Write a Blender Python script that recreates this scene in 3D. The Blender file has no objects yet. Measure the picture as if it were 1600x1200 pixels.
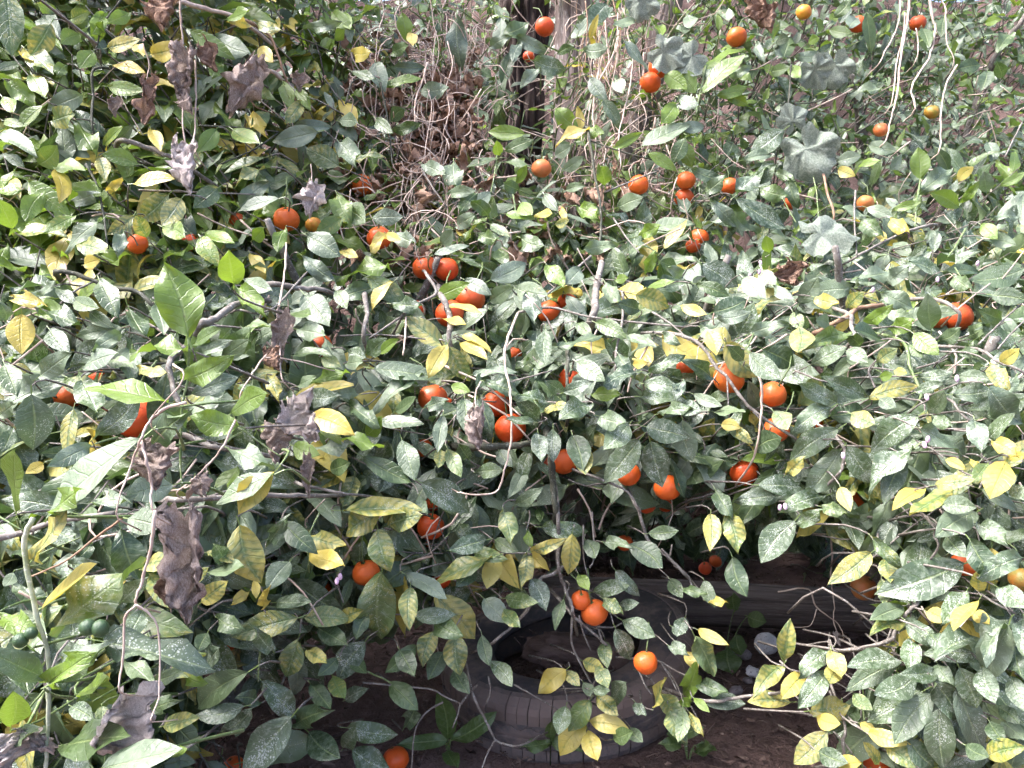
import bpy, math, random
import numpy as np
from mathutils import Vector, Matrix, noise as mnoise

random.seed(11)
rng = np.random.default_rng(11)
scene = bpy.context.scene
COL = scene.collection
R = math.radians

# ------------------------------------------------------------------ camera, sky, sun, exposure
CAM_H, PITCH, FPX = 1.05, R(-8.0), 1260.0
cam_d = bpy.data.cameras.new('camera')
cam = bpy.data.objects.new('camera', cam_d)
COL.objects.link(cam)
cam.location = (0, 0, CAM_H)
cam.rotation_euler = (math.pi / 2 + PITCH, 0, 0)
cam_d.sensor_width = 36.0
cam_d.lens = 36.0 * FPX / 1600.0
cam_d.clip_start = 0.02
cam_d.clip_end = 2000
scene.camera = cam

SUN_EL, SUN_AZ = R(58), R(-98)          # azimuth from +Y, clockwise: high on the left
world = bpy.data.worlds.new('World')
scene.world = world
world.use_nodes = True
wn = world.node_tree.nodes
sky = wn.new('ShaderNodeTexSky')
sky.sky_type = 'NISHITA'
sky.sun_disc = False
sky.sun_elevation = SUN_EL
sky.sun_rotation = SUN_AZ
sky.air_density = 0.8
sky.dust_density = 7.0
sky.ozone_density = 1.0
world.node_tree.links.new(sky.outputs[0], wn['Background'].inputs[0])
wn['Background'].inputs[1].default_value = 0.15
sd = bpy.data.lights.new('sun', 'SUN')
sd.energy = 1.7
sd.angle = R(16)
sd.color = (1.0, 0.95, 0.88)
sun = bpy.data.objects.new('sun', sd)
COL.objects.link(sun)
sdir = Vector((math.sin(SUN_AZ) * math.cos(SUN_EL), math.cos(SUN_AZ) * math.cos(SUN_EL), math.sin(SUN_EL)))
sun.rotation_euler = sdir.to_track_quat('Z', 'Y').to_euler()
sun.location = sdir * 20
vs = scene.view_settings
vs.view_transform = 'Standard'
vs.look = 'None'
vs.gamma = 1.0
vs.exposure = 2.2
vs.use_white_balance = True            # the camera balances for open shade
vs.white_balance_temperature = 5950
vs.white_balance_tint = 14
scene.cycles.use_denoising = True
scene.cycles.use_adaptive_sampling = True
scene.cycles.adaptive_threshold = 0.03
scene.cycles.max_bounces = 5
scene.cycles.diffuse_bounces = 3
scene.cycles.glossy_bounces = 2
scene.cycles.transmission_bounces = 3
scene.cycles.transparent_max_bounces = 8

# ------------------------------------------------------------------ pixel -> point
CP, SP = math.cos(PITCH), math.sin(PITCH)
def P(px, py, d):
    """point seen at photo pixel (px, py) at depth d metres along the lens axis"""
    x = (px - 800.0) / FPX * d
    y = -(py - 600.0) / FPX * d
    return np.array([x, d * CP - y * SP, CAM_H + d * SP + y * CP])
def proj(p):
    dx, dy, dz = p[..., 0], p[..., 1], p[..., 2] - CAM_H
    d = dy * CP + dz * SP
    y = -dy * SP + dz * CP
    d = np.maximum(d, 1e-4)
    return 800 + dx / d * FPX, 600 - y / d * FPX, d
def nrm(v):
    v = np.asarray(v, float)
    return v / max(np.linalg.norm(v), 1e-9)
def ground_z(x, y):
    """the soil: nearly level, with a bank behind the thicket"""
    b = max(0.0, y - 3.15 + 0.12 * math.sin(x * 1.7))
    z = 1.25 * b if b < 2.8 else 3.5 + 0.12 * (b - 2.8)
    return z
def ground_hit(px, py, dz=0.0):
    for k in range(400):
        d = 1.0 + k * 0.01
        p = P(px, py, d)
        if p[2] <= ground_z(p[0], p[1]) + dz:
            return p
    return p

CTRL = np.array([  # x, y, depth of the thicket's front
    (0, 0, 1.75), (250, 80, 1.75), (520, 60, 2.1), (800, 50, 2.5), (1050, 80, 2.4), (1250, 60, 2.55), (1550, 50, 2.9),
    (0, 300, 1.6), (300, 300, 1.7), (560, 280, 1.95), (800, 280, 2.15), (1050, 250, 2.1), (1250, 230, 2.1), (1500, 300, 2.2),
    (0, 550, 1.35), (300, 520, 1.35), (700, 520, 1.6), (1000, 600, 1.5), (1300, 580, 1.5), (1600, 560, 1.35),
    (0, 850, 1.15), (300, 850, 1.2), (520, 900, 1.4), (700, 800, 1.5), (900, 850, 1.62), (1050, 850, 1.7), (1300, 800, 1.5), (1550, 850, 1.2),
    (1500, 1080, 1.2), (1280, 1050, 1.45), (1050, 1080, 1.6), (850, 1000, 1.65), (640, 950, 1.5), (400, 1080, 1.3), (150, 1080, 1.05), (600, 1150, 1.6)])
def front(px, py):
    d2 = (CTRL[:, 0] - px) ** 2 + (CTRL[:, 1] - py) ** 2
    w = np.exp(-d2 / (2 * 150.0 ** 2)) + 1e-7 / (1 + d2 * 1e-6)
    return float((w * CTRL[:, 2]).sum() / w.sum())

# ------------------------------------------------------------------ materials
class NT:
    def __init__(self, name):
        self.m = bpy.data.materials.new(name)
        self.m.use_nodes = True
        self.t = self.m.node_tree
        self.t.nodes.clear()
        self.out = self.t.nodes.new('ShaderNodeOutputMaterial')
    def n(self, ty, **kw):
        nd = self.t.nodes.new(ty)
        for k, v in kw.items():
            setattr(nd, k, v)
        return nd
    def link(self, a, b):
        self.t.links.new(a, b)
    def put(self, sock, v):
        if isinstance(v, (int, float)):
            sock.default_value = v
        elif isinstance(v, (tuple, list)):
            sock.default_value = (*v, 1.0) if len(v) == 3 and sock.type == 'RGBA' else v
        else:
            self.link(v, sock)
    def math(self, op, a, b=0.0, c=None, clamp=False):
        nd = self.n('ShaderNodeMath', operation=op, use_clamp=clamp)
        self.put(nd.inputs[0], a)
        self.put(nd.inputs[1], b)
        if c is not None:
            self.put(nd.inputs[2], c)
        return nd.outputs[0]
    def mix(self, f, a, b, blend='MIX'):
        nd = self.n('ShaderNodeMix', data_type='RGBA', blend_type=blend)
        self.put(nd.inputs[0], f)
        self.put(nd.inputs[6], a)
        self.put(nd.inputs[7], b)
        return nd.outputs[2]
    def mapr(self, v, a, b, c=0.0, d=1.0, smooth=True):
        nd = self.n('ShaderNodeMapRange', interpolation_type='SMOOTHSTEP' if smooth else 'LINEAR')
        self.put(nd.inputs[0], v)
        for i, q in enumerate((a, b, c, d)):
            self.put(nd.inputs[1 + i], q)
        return nd.outputs[0]
    def noise(self, vec, scale, detail=3.0, rough=0.55, dist=0.0):
        nd = self.n('ShaderNodeTexNoise')
        if vec is not None:
            self.link(vec, nd.inputs['Vector'])
        nd.inputs['Scale'].default_value = scale
        nd.inputs['Detail'].default_value = detail
        nd.inputs['Roughness'].default_value = rough
        nd.inputs['Distortion'].default_value = dist
        return nd.outputs[0]
    def voro(self, vec, scale, feature='F1', out=0):
        nd = self.n('ShaderNodeTexVoronoi', feature=feature)
        if vec is not None:
            self.link(vec, nd.inputs['Vector'])
        nd.inputs['Scale'].default_value = scale
        return nd.outputs[out]
    def comb(self, x, y, z):
        nd = self.n('ShaderNodeCombineXYZ')
        for i, q in enumerate((x, y, z)):
            self.put(nd.inputs[i], q)
        return nd.outputs[0]
    def bump(self, h, strength, dist):
        nd = self.n('ShaderNodeBump')
        nd.inputs['Strength'].default_value = strength
        nd.inputs['Distance'].default_value = dist
        self.link(h, nd.inputs['Height'])
        return nd.outputs[0]
    def bsdf(self, col, rough, spec=0.5, normal=None):
        b = self.n('ShaderNodeBsdfPrincipled')
        self.put(b.inputs['Base Color'], col)
        self.put(b.inputs['Roughness'], rough)
        self.put(b.inputs['Specular IOR Level'], spec)
        if normal is not None:
            self.link(normal, b.inputs['Normal'])
        return b
    def done(self, b):
        self.link(b.outputs[0], self.out.inputs[0])
        return self.m

def leaf_material(name, per_object):
    """citrus leaf: green with veins; par = (yellowing, freshness, scale-insect specks, dust and painted sky sheen)"""
    k = NT(name)
    if per_object:
        oi = k.n('ShaderNodeObjectInfo')
        colr, alpha, rnd = oi.outputs['Color'], oi.outputs['Alpha'], oi.outputs['Random']
    else:
        a = k.n('ShaderNodeAttribute', attribute_name='par')
        colr, alpha = a.outputs['Color'], a.outputs['Alpha']
        rnd = k.n('ShaderNodeAttribute', attribute_name='rnd').outputs['Fac']
    sp = k.n('ShaderNodeSeparateColor')
    k.link(colr, sp.inputs[0])
    yel, lime, spk = sp.outputs
    uv = k.n('ShaderNodeTexCoord').outputs['UV']
    s2 = k.n('ShaderNodeSeparateXYZ')
    k.link(uv, s2.inputs[0])
    u, v = s2.outputs[0], s2.outputs[1]
    s = k.math('ABSOLUTE', k.math('SUBTRACT', u, 0.5))
    s = k.math('MULTIPLY', s, 2.0)
    vec = k.comb(k.math('MULTIPLY_ADD', rnd, 37.0, k.math('MULTIPLY', u, 0.45)), k.math('MULTIPLY_ADD', rnd, 91.0, v), k.math('MULTIPLY', rnd, 13.0))
    n1 = k.noise(vec, 3.3, 2, 0.6)
    n2 = k.noise(vec, 13.0, 3, 0.65)
    # veins
    ph = k.math('MULTIPLY', k.math('SUBTRACT', k.math('ADD', v, k.math('MULTIPLY', n1, 0.16)), k.math('MULTIPLY', s, 0.15)), 8.0)
    tri = k.math('MULTIPLY', k.math('PINGPONG', ph, 0.5), 2.0)
    vein = k.mapr(tri, 0.78, 1.0)
    mid = k.mapr(s, 0.10, 0.02)
    between = k.mapr(tri, 0.85, 0.2)
    away = k.mapr(s, 0.02, 0.30)
    # colours of the blade
    dark = k.mix(rnd, (0.017, 0.038, 0.016), (0.034, 0.062, 0.024))
    green = k.mix(k.mapr(k.math('ADD', k.math('MULTIPLY', n1, 0.6), k.math('MULTIPLY', n2, 0.4)), 0.3, 0.72), dark, (0.062, 0.098, 0.034))
    green = k.mix(lime, green, (0.150, 0.235, 0.022))
    green = k.mix(k.math('MULTIPLY', vein, 0.24), green, (0.13, 0.20, 0.07))
    green = k.mix(k.math('MULTIPLY', mid, 0.55), green, (0.22, 0.28, 0.10))
    ym = k.math('MULTIPLY_ADD', yel, 2.1, -1.05)
    ym = k.math('ADD', ym, k.math('MULTIPLY', k.math('SUBTRACT', n1, 0.5), 1.7))
    ym = k.math('ADD', ym, k.math('MULTIPLY', between, k.math('MULTIPLY', n2, 0.45)))
    ym = k.math('ADD', ym, k.math('MULTIPLY', k.math('SUBTRACT', away, 1.0), 0.35))
    ym = k.mapr(ym, -0.30, 0.55)
    ym = k.math('MULTIPLY', ym, k.mapr(yel, 0.02, 0.25))
    yc = k.mix(yel, (0.27, 0.29, 0.07), (0.50, 0.40, 0.07))
    col = k.mix(ym, green, yc)
    # dust, plus sky sheen painted in as a pale film
    dm = k.math('MULTIPLY', k.mapr(n2, 0.40, 0.72), k.math('ADD', k.math('MULTIPLY', spk, 0.50), 0.08))
    dm = k.math('MAXIMUM', dm, k.math('MULTIPLY', alpha, k.mapr(n1, 0.15, 0.75, 0.35, 0.95)))
    col = k.mix(dm, col, (0.27, 0.32, 0.25))
    # white specks
    d1 = k.voro(vec, 42.0)
    d2 = k.voro(vec, 19.0)
    thr = k.math('MULTIPLY', k.mapr(k.math('ADD', n1, k.math('MULTIPLY', k.math('SUBTRACT', mid, s), 0.12)), 0.30, 0.62, 0.18, 1.15), spk)
    p1 = k.mapr(d1, k.math('MULTIPLY', thr, 0.46), k.math('MULTIPLY', thr, 0.34), 0.0, 1.0, False)
    p2 = k.mapr(d2, k.math('MULTIPLY', thr, 0.30), k.math('MULTIPLY', thr, 0.20), 0.0, 1.0, False)
    dots = k.math('MULTIPLY', k.math('MAXIMUM', p1, p2), k.mapr(spk, 0.05, 0.15), clamp=True)
    col = k.mix(k.math('MULTIPLY', dots, k.mapr(n2, 0.3, 0.65, 0.35, 0.8)), col, (0.52, 0.56, 0.50))
    # brown blemishes
    br = k.math('MULTIPLY', k.mapr(n2, 0.68, 0.75), k.mapr(n1, 0.5, 0.6))
    col = k.mix(k.math('MULTIPLY', br, 0.7), col, (0.13, 0.085, 0.04))
    # petiole
    col = k.mix(k.mapr(v, 0.004, -0.004), col, (0.14, 0.20, 0.05))
    # under side: paler and dull
    bf = k.n('ShaderNodeNewGeometry').outputs['Backfacing']
    under = k.mix(0.45, col, (0.20, 0.27, 0.12))
    colf = k.mix(bf, col, under)
    rough = k.math('ADD', k.math('MULTIPLY', n2, 0.24), 0.23)
    rough = k.math('ADD', rough, k.math('MULTIPLY', k.math('MAXIMUM', dm, dots), 0.25))
    rough = k.math('ADD', rough, k.math('MULTIPLY', bf, 0.22))
    h = k.math('ADD', k.math('MULTIPLY', vein, -0.35), k.math('MULTIPLY', mid, -0.7))
    h = k.math('ADD', h, k.math('MULTIPLY', n2, 1.0))
    bmp = k.bump(h, 0.65, 0.0020)
    b = k.bsdf(colf, rough, 0.6, bmp)
    tr = k.n('ShaderNodeBsdfTranslucent')
    tcol = k.mix(0.55, col, k.mix(ym, k.mix(lime, (0.10, 0.22, 0.02), (0.30, 0.46, 0.02)), (0.75, 0.55, 0.02)))
    k.link(tcol, tr.inputs[0])
    mx = k.n('ShaderNodeMixShader')
    k.put(mx.inputs[0], k.math('MULTIPLY_ADD', lime, 0.22, 0.15))
    k.link(b.outputs[0], mx.inputs[1])
    k.link(tr.outputs[0], mx.inputs[2])
    return k.done(mx)

M = {}
M['leaf'] = leaf_material('citrus_leaf', True)
M['leaf_mass'] = leaf_material('citrus_leaf_mass', False)

def mat_orange():
    k = NT('orange_peel')
    oi = k.n('ShaderNodeObjectInfo')
    obj = k.n('ShaderNodeTexCoord').outputs['Object']
    n = k.noise(obj, 2.6, 3)
    col = k.mix(k.mapr(n, 0.3, 0.7), oi.outputs['Color'], k.mix(0.5, oi.outputs['Color'], (0.55, 0.10, 0.01)))
    blot = k.mapr(k.noise(obj, 6.0, 5, 0.75), 0.60, 0.70)
    col = k.mix(k.math('MULTIPLY', blot, 0.30), col, (0.30, 0.12, 0.04))
    pores = k.voro(obj, 26.0)
    b = k.bsdf(col, k.math('MULTIPLY_ADD', n, 0.2, 0.32), 0.4, k.bump(k.math('ADD', k.mapr(pores, 0.0, 0.35), k.math('MULTIPLY', n, 2.0)), 0.4, 0.0022))
    b.inputs['Subsurface Weight'].default_value = 0.08
    b.inputs['Subsurface Radius'].default_value = (0.01, 0.004, 0.001)
    b.inputs['Subsurface Scale'].default_value = 0.5
    return k.done(b)
def mat_simple(name, c1, c2, scale, rough, bump=0.4, bd=0.002, stretch=(1, 1, 1), c3=None, spec=0.3, translucent=0.0, detail=5):
    k = NT(name)
    mp = k.n('ShaderNodeMapping')
    k.link(k.n('ShaderNodeTexCoord').outputs['Object'], mp.inputs[0])
    mp.inputs['Scale'].default_value = stretch
    v = mp.outputs[0]
    n = k.noise(v, scale, detail, 0.62)
    n2 = k.noise(v, scale * 4.3, 4, 0.65)
    col = k.mix(k.mapr(n, 0.32, 0.68), c1, c2)
    if c3:
        col = k.mix(k.math('MULTIPLY', k.mapr(n2, 0.55, 0.68), 0.8), col, c3)
    b = k.bsdf(col, rough, spec, k.bump(k.math('ADD', n, k.math('MULTIPLY', n2, 0.5)), bump, bd))
    if translucent:
        tr = k.n('ShaderNodeBsdfTranslucent')
        k.link(col, tr.inputs[0])
        mx = k.n('ShaderNodeMixShader')
        mx.inputs[0].default_value = translucent
        k.link(b.outputs[0], mx.inputs[1])
        k.link(tr.outputs[0], mx.inputs[2])
        return k.done(mx)
    return k.done(b)
M['orange'] = mat_orange()
M['stem'] = mat_simple('green_stem', (0.07, 0.12, 0.03), (0.16, 0.20, 0.08), 40, 0.5, c3=(0.35, 0.36, 0.3))
M['pale_stem'] = mat_simple('pale_green_stem', (0.20, 0.24, 0.13), (0.38, 0.40, 0.30), 40, 0.6, c3=(0.5, 0.5, 0.44))
M['bark'] = mat_simple('twig_bark', (0.10, 0.085, 0.07), (0.22, 0.20, 0.17), 45, 0.8, 0.8, 0.002, c3=(0.42, 0.42, 0.38))
M['bark_dark'] = mat_simple('dark_twig_bark', (0.028, 0.032, 0.022), (0.07, 0.07, 0.045), 40, 0.75, 0.6, 0.002, c3=(0.2, 0.2, 0.17))
M['vine'] = mat_simple('dry_vine_stem', (0.34, 0.25, 0.19), (0.54, 0.45, 0.37), 50, 0.8, 0.5, 0.001)
M['vine_brown'] = mat_simple('brown_vine_stem', (0.20, 0.12, 0.075), (0.30, 0.20, 0.13), 50, 0.8, 0.5, 0.001)
M['dried'] = mat_simple('dried_leaf', (0.32, 0.245, 0.20), (0.56, 0.47, 0.41), 28, 0.85, 0.9, 0.003, c3=(0.13, 0.08, 0.055), translucent=0.28, spec=0.05)
M['dried_brown'] = mat_simple('dried_brown_leaf', (0.25, 0.15, 0.10), (0.44, 0.31, 0.225), 26, 0.85, 0.9, 0.003, c3=(0.09, 0.05, 0.035), translucent=0.12, spec=0.08)
M['dried_pale'] = mat_simple('dried_pale_leaf', (0.52, 0.45, 0.41), (0.74, 0.67, 0.63), 24, 0.85, 0.9, 0.003, c3=(0.24, 0.16, 0.115), translucent=0.28, spec=0.05)
M['litter'] = mat_simple('leaf_litter', (0.050, 0.032, 0.026), (0.17, 0.118, 0.095), 14, 0.9, 0.5, 0.002, c3=(0.30, 0.225, 0.18))
M['trunk'] = mat_simple('trunk_bark', (0.11, 0.083, 0.073), (0.25, 0.205, 0.185), 12, 0.9, 1.0, 0.012, (1, 1, 0.25), c3=(0.42, 0.38, 0.35))
M['trunk_dark'] = mat_simple('dark_trunk_bark', (0.030, 0.020, 0.018), (0.085, 0.060, 0.050), 14, 0.9, 1.0, 0.014, (1, 1, 0.22), c3=(0.14, 0.11, 0.09))
M['log'] = mat_simple('weathered_log', (0.070, 0.057, 0.050), (0.200, 0.165, 0.146), 60, 0.85, 1.0, 0.006, (0.05, 1, 1), c3=(0.24, 0.20, 0.175), detail=8)
M['wood_chunk'] = mat_simple('rotten_wood', (0.085, 0.055, 0.045), (0.19, 0.13, 0.108), 30, 0.9, 1.0, 0.006, (0.4, 1, 1))
M['stone'] = mat_simple('pale_stone', (0.55, 0.54, 0.55), (0.74, 0.73, 0.74), 30, 0.85, 0.8, 0.003, c3=(0.16, 0.15, 0.15))
M['rubble'] = mat_simple('grey_rubble', (0.15, 0.125, 0.125), (0.30, 0.27, 0.27), 30, 0.9, 0.8, 0.003, c3=(0.09, 0.07, 0.065))
M['calyx'] = mat_simple('fruit_calyx', (0.05, 0.08, 0.02), (0.12, 0.14, 0.05), 60, 0.7)
M['bud'] = mat_simple('pink_bud', (0.55, 0.32, 0.48), (0.75, 0.60, 0.72), 60, 0.5)
M['green_fruit'] = mat_simple('unripe_peel', (0.020, 0.050, 0.018), (0.045, 0.085, 0.030), 40, 0.35, 0.4, 0.001, c3=(0.09, 0.17, 0.07), spec=0.5)
M['lobed'] = mat_simple('lobed_leaf', (0.15, 0.19, 0.14), (0.32, 0.36, 0.29), 34, 0.55, 0.9, 0.004, c3=(0.40, 0.42, 0.33), translucent=0.22)
M['weed'] = mat_simple('weed_leaf', (0.025, 0.075, 0.018), (0.055, 0.13, 0.03), 20, 0.5, 0.5, 0.002, translucent=0.2)

def mat_rubber():
    k = NT('old_rubber')
    v = k.n('ShaderNodeTexCoord').outputs['Object']
    n = k.noise(v, 5.0, 5, 0.6)
    n2 = k.noise(v, 40.0, 4, 0.7)
    col = k.mix(k.mapr(n, 0.35, 0.7), (0.060, 0.054, 0.055), (0.120, 0.108, 0.106))
    mud = k.mapr(k.math('ADD', n, k.math('MULTIPLY', n2, 0.6)), 0.68, 0.98)
    col = k.mix(k.math('MULTIPLY', mud, 0.8), col, (0.19, 0.14, 0.118))
    col = k.mix(k.math('MULTIPLY', k.mapr(n2, 0.62, 0.7), 0.35), col, (0.20, 0.18, 0.17))
    return k.done(k.bsdf(col, k.math('MULTIPLY_ADD', n, 0.3, 0.5), 0.35, k.bump(n2, 0.5, 0.003)))
M['rubber'] = mat_rubber()
def mat_soil():
    k = NT('dark_soil')
    v = k.n('ShaderNodeTexCoord').outputs['Object']
    n = k.noise(v, 2.4, 6, 0.6)
    n2 = k.noise(v, 26.0, 6, 0.72)
    n3 = k.noise(v, 120.0, 3, 0.7)
    col = k.mix(k.mapr(n, 0.35, 0.68), (0.098, 0.064, 0.055), (0.205, 0.137, 0.117))
    col = k.mix(k.math('MULTIPLY', k.mapr(n2, 0.45, 0.75), 0.7), col, (0.215, 0.146, 0.124))
    col = k.mix(k.math('MULTIPLY', k.mapr(n3, 0.60, 0.72), 0.55), col, (0.025, 0.017, 0.015))
    return k.done(k.bsdf(col, 0.92, 0.2, k.bump(k.math('ADD', n2, k.math('MULTIPLY', n3, 0.6)), 1.0, 0.022)))
M['soil'] = mat_soil()

# ------------------------------------------------------------------ object helpers
def obj(name, mesh, parent=None, mat=None, M4=None):
    if mat is not None and not mesh.materials:
        mesh.materials.append(mat)
    o = bpy.data.objects.new(name, mesh)
    COL.objects.link(o)
    if parent is not None:
        o.parent = parent
    if M4 is not None:
        o.matrix_basis = M4
    return o
def empty(name, loc, label, cat, group=None):
    o = bpy.data.objects.new(name, None)
    o.empty_display_size = 0.1
    COL.objects.link(o)
    o.location = Vector(loc)
    return tag(o, label, cat, group)
def tag(o, label=None, cat=None, group=None, kind=None):
    if label: o['label'] = label
    if cat: o['category'] = cat
    if group: o['group'] = group
    if kind: o['kind'] = kind
    return o
def mesh_from(name, v, f, smooth=True, uv=None):
    me = bpy.data.meshes.new(name)
    me.from_pydata([tuple(q) for q in v], [], [tuple(q) for q in f])
    if smooth:
        me.polygons.foreach_set('use_smooth', [True] * len(me.polygons))
    if uv is not None:
        lay = me.uv_layers.new(name='UVMap')
        vi = np.empty(len(me.loops), dtype=np.int32)
        me.loops.foreach_get('vertex_index', vi)
        lay.data.foreach_set('uv', np.asarray(uv, dtype=np.float32)[vi].ravel())
    me.update()
    return me
class MB:
    def __init__(self):
        self.v, self.f = [], []
    def add(self, v, f):
        o = len(self.v)
        self.v.extend(v)
        self.f.extend([tuple(i + o for i in q) for q in f])
    def tube(self, pts, rads, n=6, jitter=0.0):
        pts = [np.asarray(p, float) for p in pts]
        v, f = [], []
        t0 = nrm(pts[1] - pts[0])
        a = nrm(np.cross(t0, (0.3, 0.2, 0.93) if abs(t0[2]) < 0.9 else (1, 0, 0)))
        for i, p in enumerate(pts):
            t = nrm(pts[min(i + 1, len(pts) - 1)] - pts[max(i - 1, 0)])
            a = nrm(a - t * a.dot(t))
            b = np.cross(t, a)
            r = rads[i] if hasattr(rads, '__len__') else rads
            for q in range(n):
                an = 2 * math.pi * q / n
                rr = r * (1 + (random.random() - 0.5) * jitter)
                v.append(p + (a * math.cos(an) + b * math.sin(an)) * rr)
        for i in range(len(pts) - 1):
            for q in range(n):
                q2 = (q + 1) % n
                f.append((i * n + q, i * n + q2, (i + 1) * n + q2, (i + 1) * n + q))
        f.append(tuple(reversed(range(n))))
        f.append(tuple((len(pts) - 1) * n + q for q in range(n)))
        self.add(v, f)
    def build(self, name, mat, parent=None, loc=None, smooth=True):
        loc = np.zeros(3) if loc is None else np.asarray(loc, float)
        me = mesh_from(name, [np.asarray(q) - loc for q in self.v], self.f, smooth)
        return obj(name, me, parent, mat)
def smooth_path(pts, n=6, wob=0.0):
    """Catmull-Rom through points, with a little wander"""
    pts = [np.asarray(p, float) for p in pts]
    q = [2 * pts[0] - pts[1]] + pts + [2 * pts[-1] - pts[-2]]
    out = []
    for i in range(1, len(q) - 2):
        for k in range(n):
            t = k / n
            a, b, c, d = q[i - 1], q[i], q[i + 1], q[i + 2]
            p = 0.5 * (2 * b + (c - a) * t + (2 * a - 5 * b + 4 * c - d) * t * t + (3 * b - a - 3 * c + d) * t ** 3)
            out.append(p + (rng.random(3) - 0.5) * wob)
    out.append(pts[-1])
    return out

# ------------------------------------------------------------------ the setting: soil with a bank behind
def build_ground():
    near = np.concatenate([np.linspace(-60, -4, 12)[:-1], np.linspace(-4, 4, 161), np.linspace(4, 60, 12)[1:]])
    ys = np.concatenate([np.linspace(-60, -1, 10)[:-1], np.linspace(-1, 5.5, 131), np.linspace(5.5, 120, 16)[1:]])
    v, f = [], []
    for y in ys:
        for x in near:
            z = ground_z(x, y)
            if abs(x) < 4.5 and -1.5 < y < 6:
                z += 0.035 * mnoise.noise((x * 2.1, y * 2.1, 0.3)) + 0.014 * mnoise.noise((x * 8, y * 8, 4.1)) + 0.008 * mnoise.noise((x * 21, y * 21, 9.0)) - 0.01
            v.append((x, y, z))
    w = len(near)
    for j in range(len(ys) - 1):
        for i in range(w - 1):
            f.append((j * w + i, j * w + i + 1, (j + 1) * w + i + 1, (j + 1) * w + i))
    g = obj('ground', mesh_from('ground', v, f), None, M['soil'])
    tag(g, kind='structure')
build_ground()

# ------------------------------------------------------------------ leaves
def leaf_verts(var, rows):
    r = random.Random(var * 7 + 1)
    bend = r.uniform(0.05, 0.45 + 0.6 * (var % 2)) * (1 if r.random() < 0.8 else -0.6)
    fold = r.uniform(0.15, 0.75)
    wave = r.uniform(0.01, 0.15)
    twist = r.uniform(-0.9, 0.9) * (1.0 if var % 2 else 0.5)
    ph = r.uniform(0, 6)
    side = r.uniform(-0.16, 0.16)
    skew = r.uniform(0.78, 1.0)
    ts = np.array(rows)
    cols = (-1.0, -0.55, 0.0, 0.55, 1.0) if len(rows) > 6 else (-1.0, 0.0, 1.0)
    nc = len(cols)
    v, uv, f = [], [], []
    for t in ts:
        w = 0.5 * math.sin(math.pi * min(1, max(0, t)) ** skew) ** 0.78 if 0 < t < 1 else 0.004
        if t > 0.85:
            w *= 0.93
        th = bend * t * 1.7
        yc = t if abs(bend) < 1e-3 else math.sin(th) / (bend * 1.7)
        zc = 0 if abs(bend) < 1e-3 else -(1 - math.cos(th)) / (bend * 1.7)
        for c in cols:
            x = c * w
            z = zc + fold * abs(x) * 0.55 * (1 - 0.6 * abs(c)) + wave * math.sin(9 * t + ph + (2 if c > 0 else 0)) * c * c
            a = twist * (t - 0.3)
            xx, zz = x * math.cos(a), z + x * math.sin(a) * 0.45
            v.append((xx + side * math.sin(math.pi * t), yc, zz))
            uv.append((0.5 + c * 0.5, t))
    n = len(ts)
    for j in range(n - 1):
        for i in range(nc - 1):
            a = j * nc + i
            f.append((a, a + 1, a + nc + 1, a + nc))
    # petiole
    b = len(v)
    pw = 0.018
    for (x, y, z) in ((-pw, -0.16, 0.02), (pw, -0.16, 0.02), (pw, 0.01, 0.0), (-pw, 0.01, 0.0)):
        v.append((x, y, z))
        uv.append((0.5, -0.05 if y < 0 else -0.01))
    f.append((b, b + 1, b + 2, b + 3))
    return np.array(v), f, np.array(uv)
ROWS_HI = (0.0, 0.07, 0.2, 0.36, 0.53, 0.7, 0.86, 1.0)
ROWS_LO = (0.0, 0.18, 0.45, 0.75, 1.0)
NVAR = 40
HI = [leaf_verts(i, ROWS_HI) for i in range(NVAR)]
LO = [leaf_verts(i, ROWS_LO) for i in range(NVAR)]
LEAF_ME = []
for i, (v, f, uv) in enumerate(HI):
    me = mesh_from('leaf_blade', v, f, True, uv)
    me.materials.append(M['leaf'])
    LEAF_ME.append(me)

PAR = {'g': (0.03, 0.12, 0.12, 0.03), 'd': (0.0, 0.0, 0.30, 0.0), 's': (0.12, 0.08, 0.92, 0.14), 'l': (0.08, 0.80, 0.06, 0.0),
       'y': (0.84, 0.6, 0.12, 0.05), 'm': (0.46, 0.30, 0.50, 0.06), 'p': (0.14, 0.20, 0.45, 0.52), 'b': (0.03, 0.05, 0.55, 0.30), 'o': (0.32, 0.62, 0.12, 0.05)}  # p: sky glare on upturned leaves painted in as a pale film
def par_of(ty):
    p = np.array(PAR[ty], float)
    j = np.array([0.14 if ty in 'msyp' else 0.05, 0.14, 0.18, 0.12])
    p = p + (rng.random(4) - 0.5) * 2 * j * (p > 0)
    return np.clip(p, 0, 1)

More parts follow.
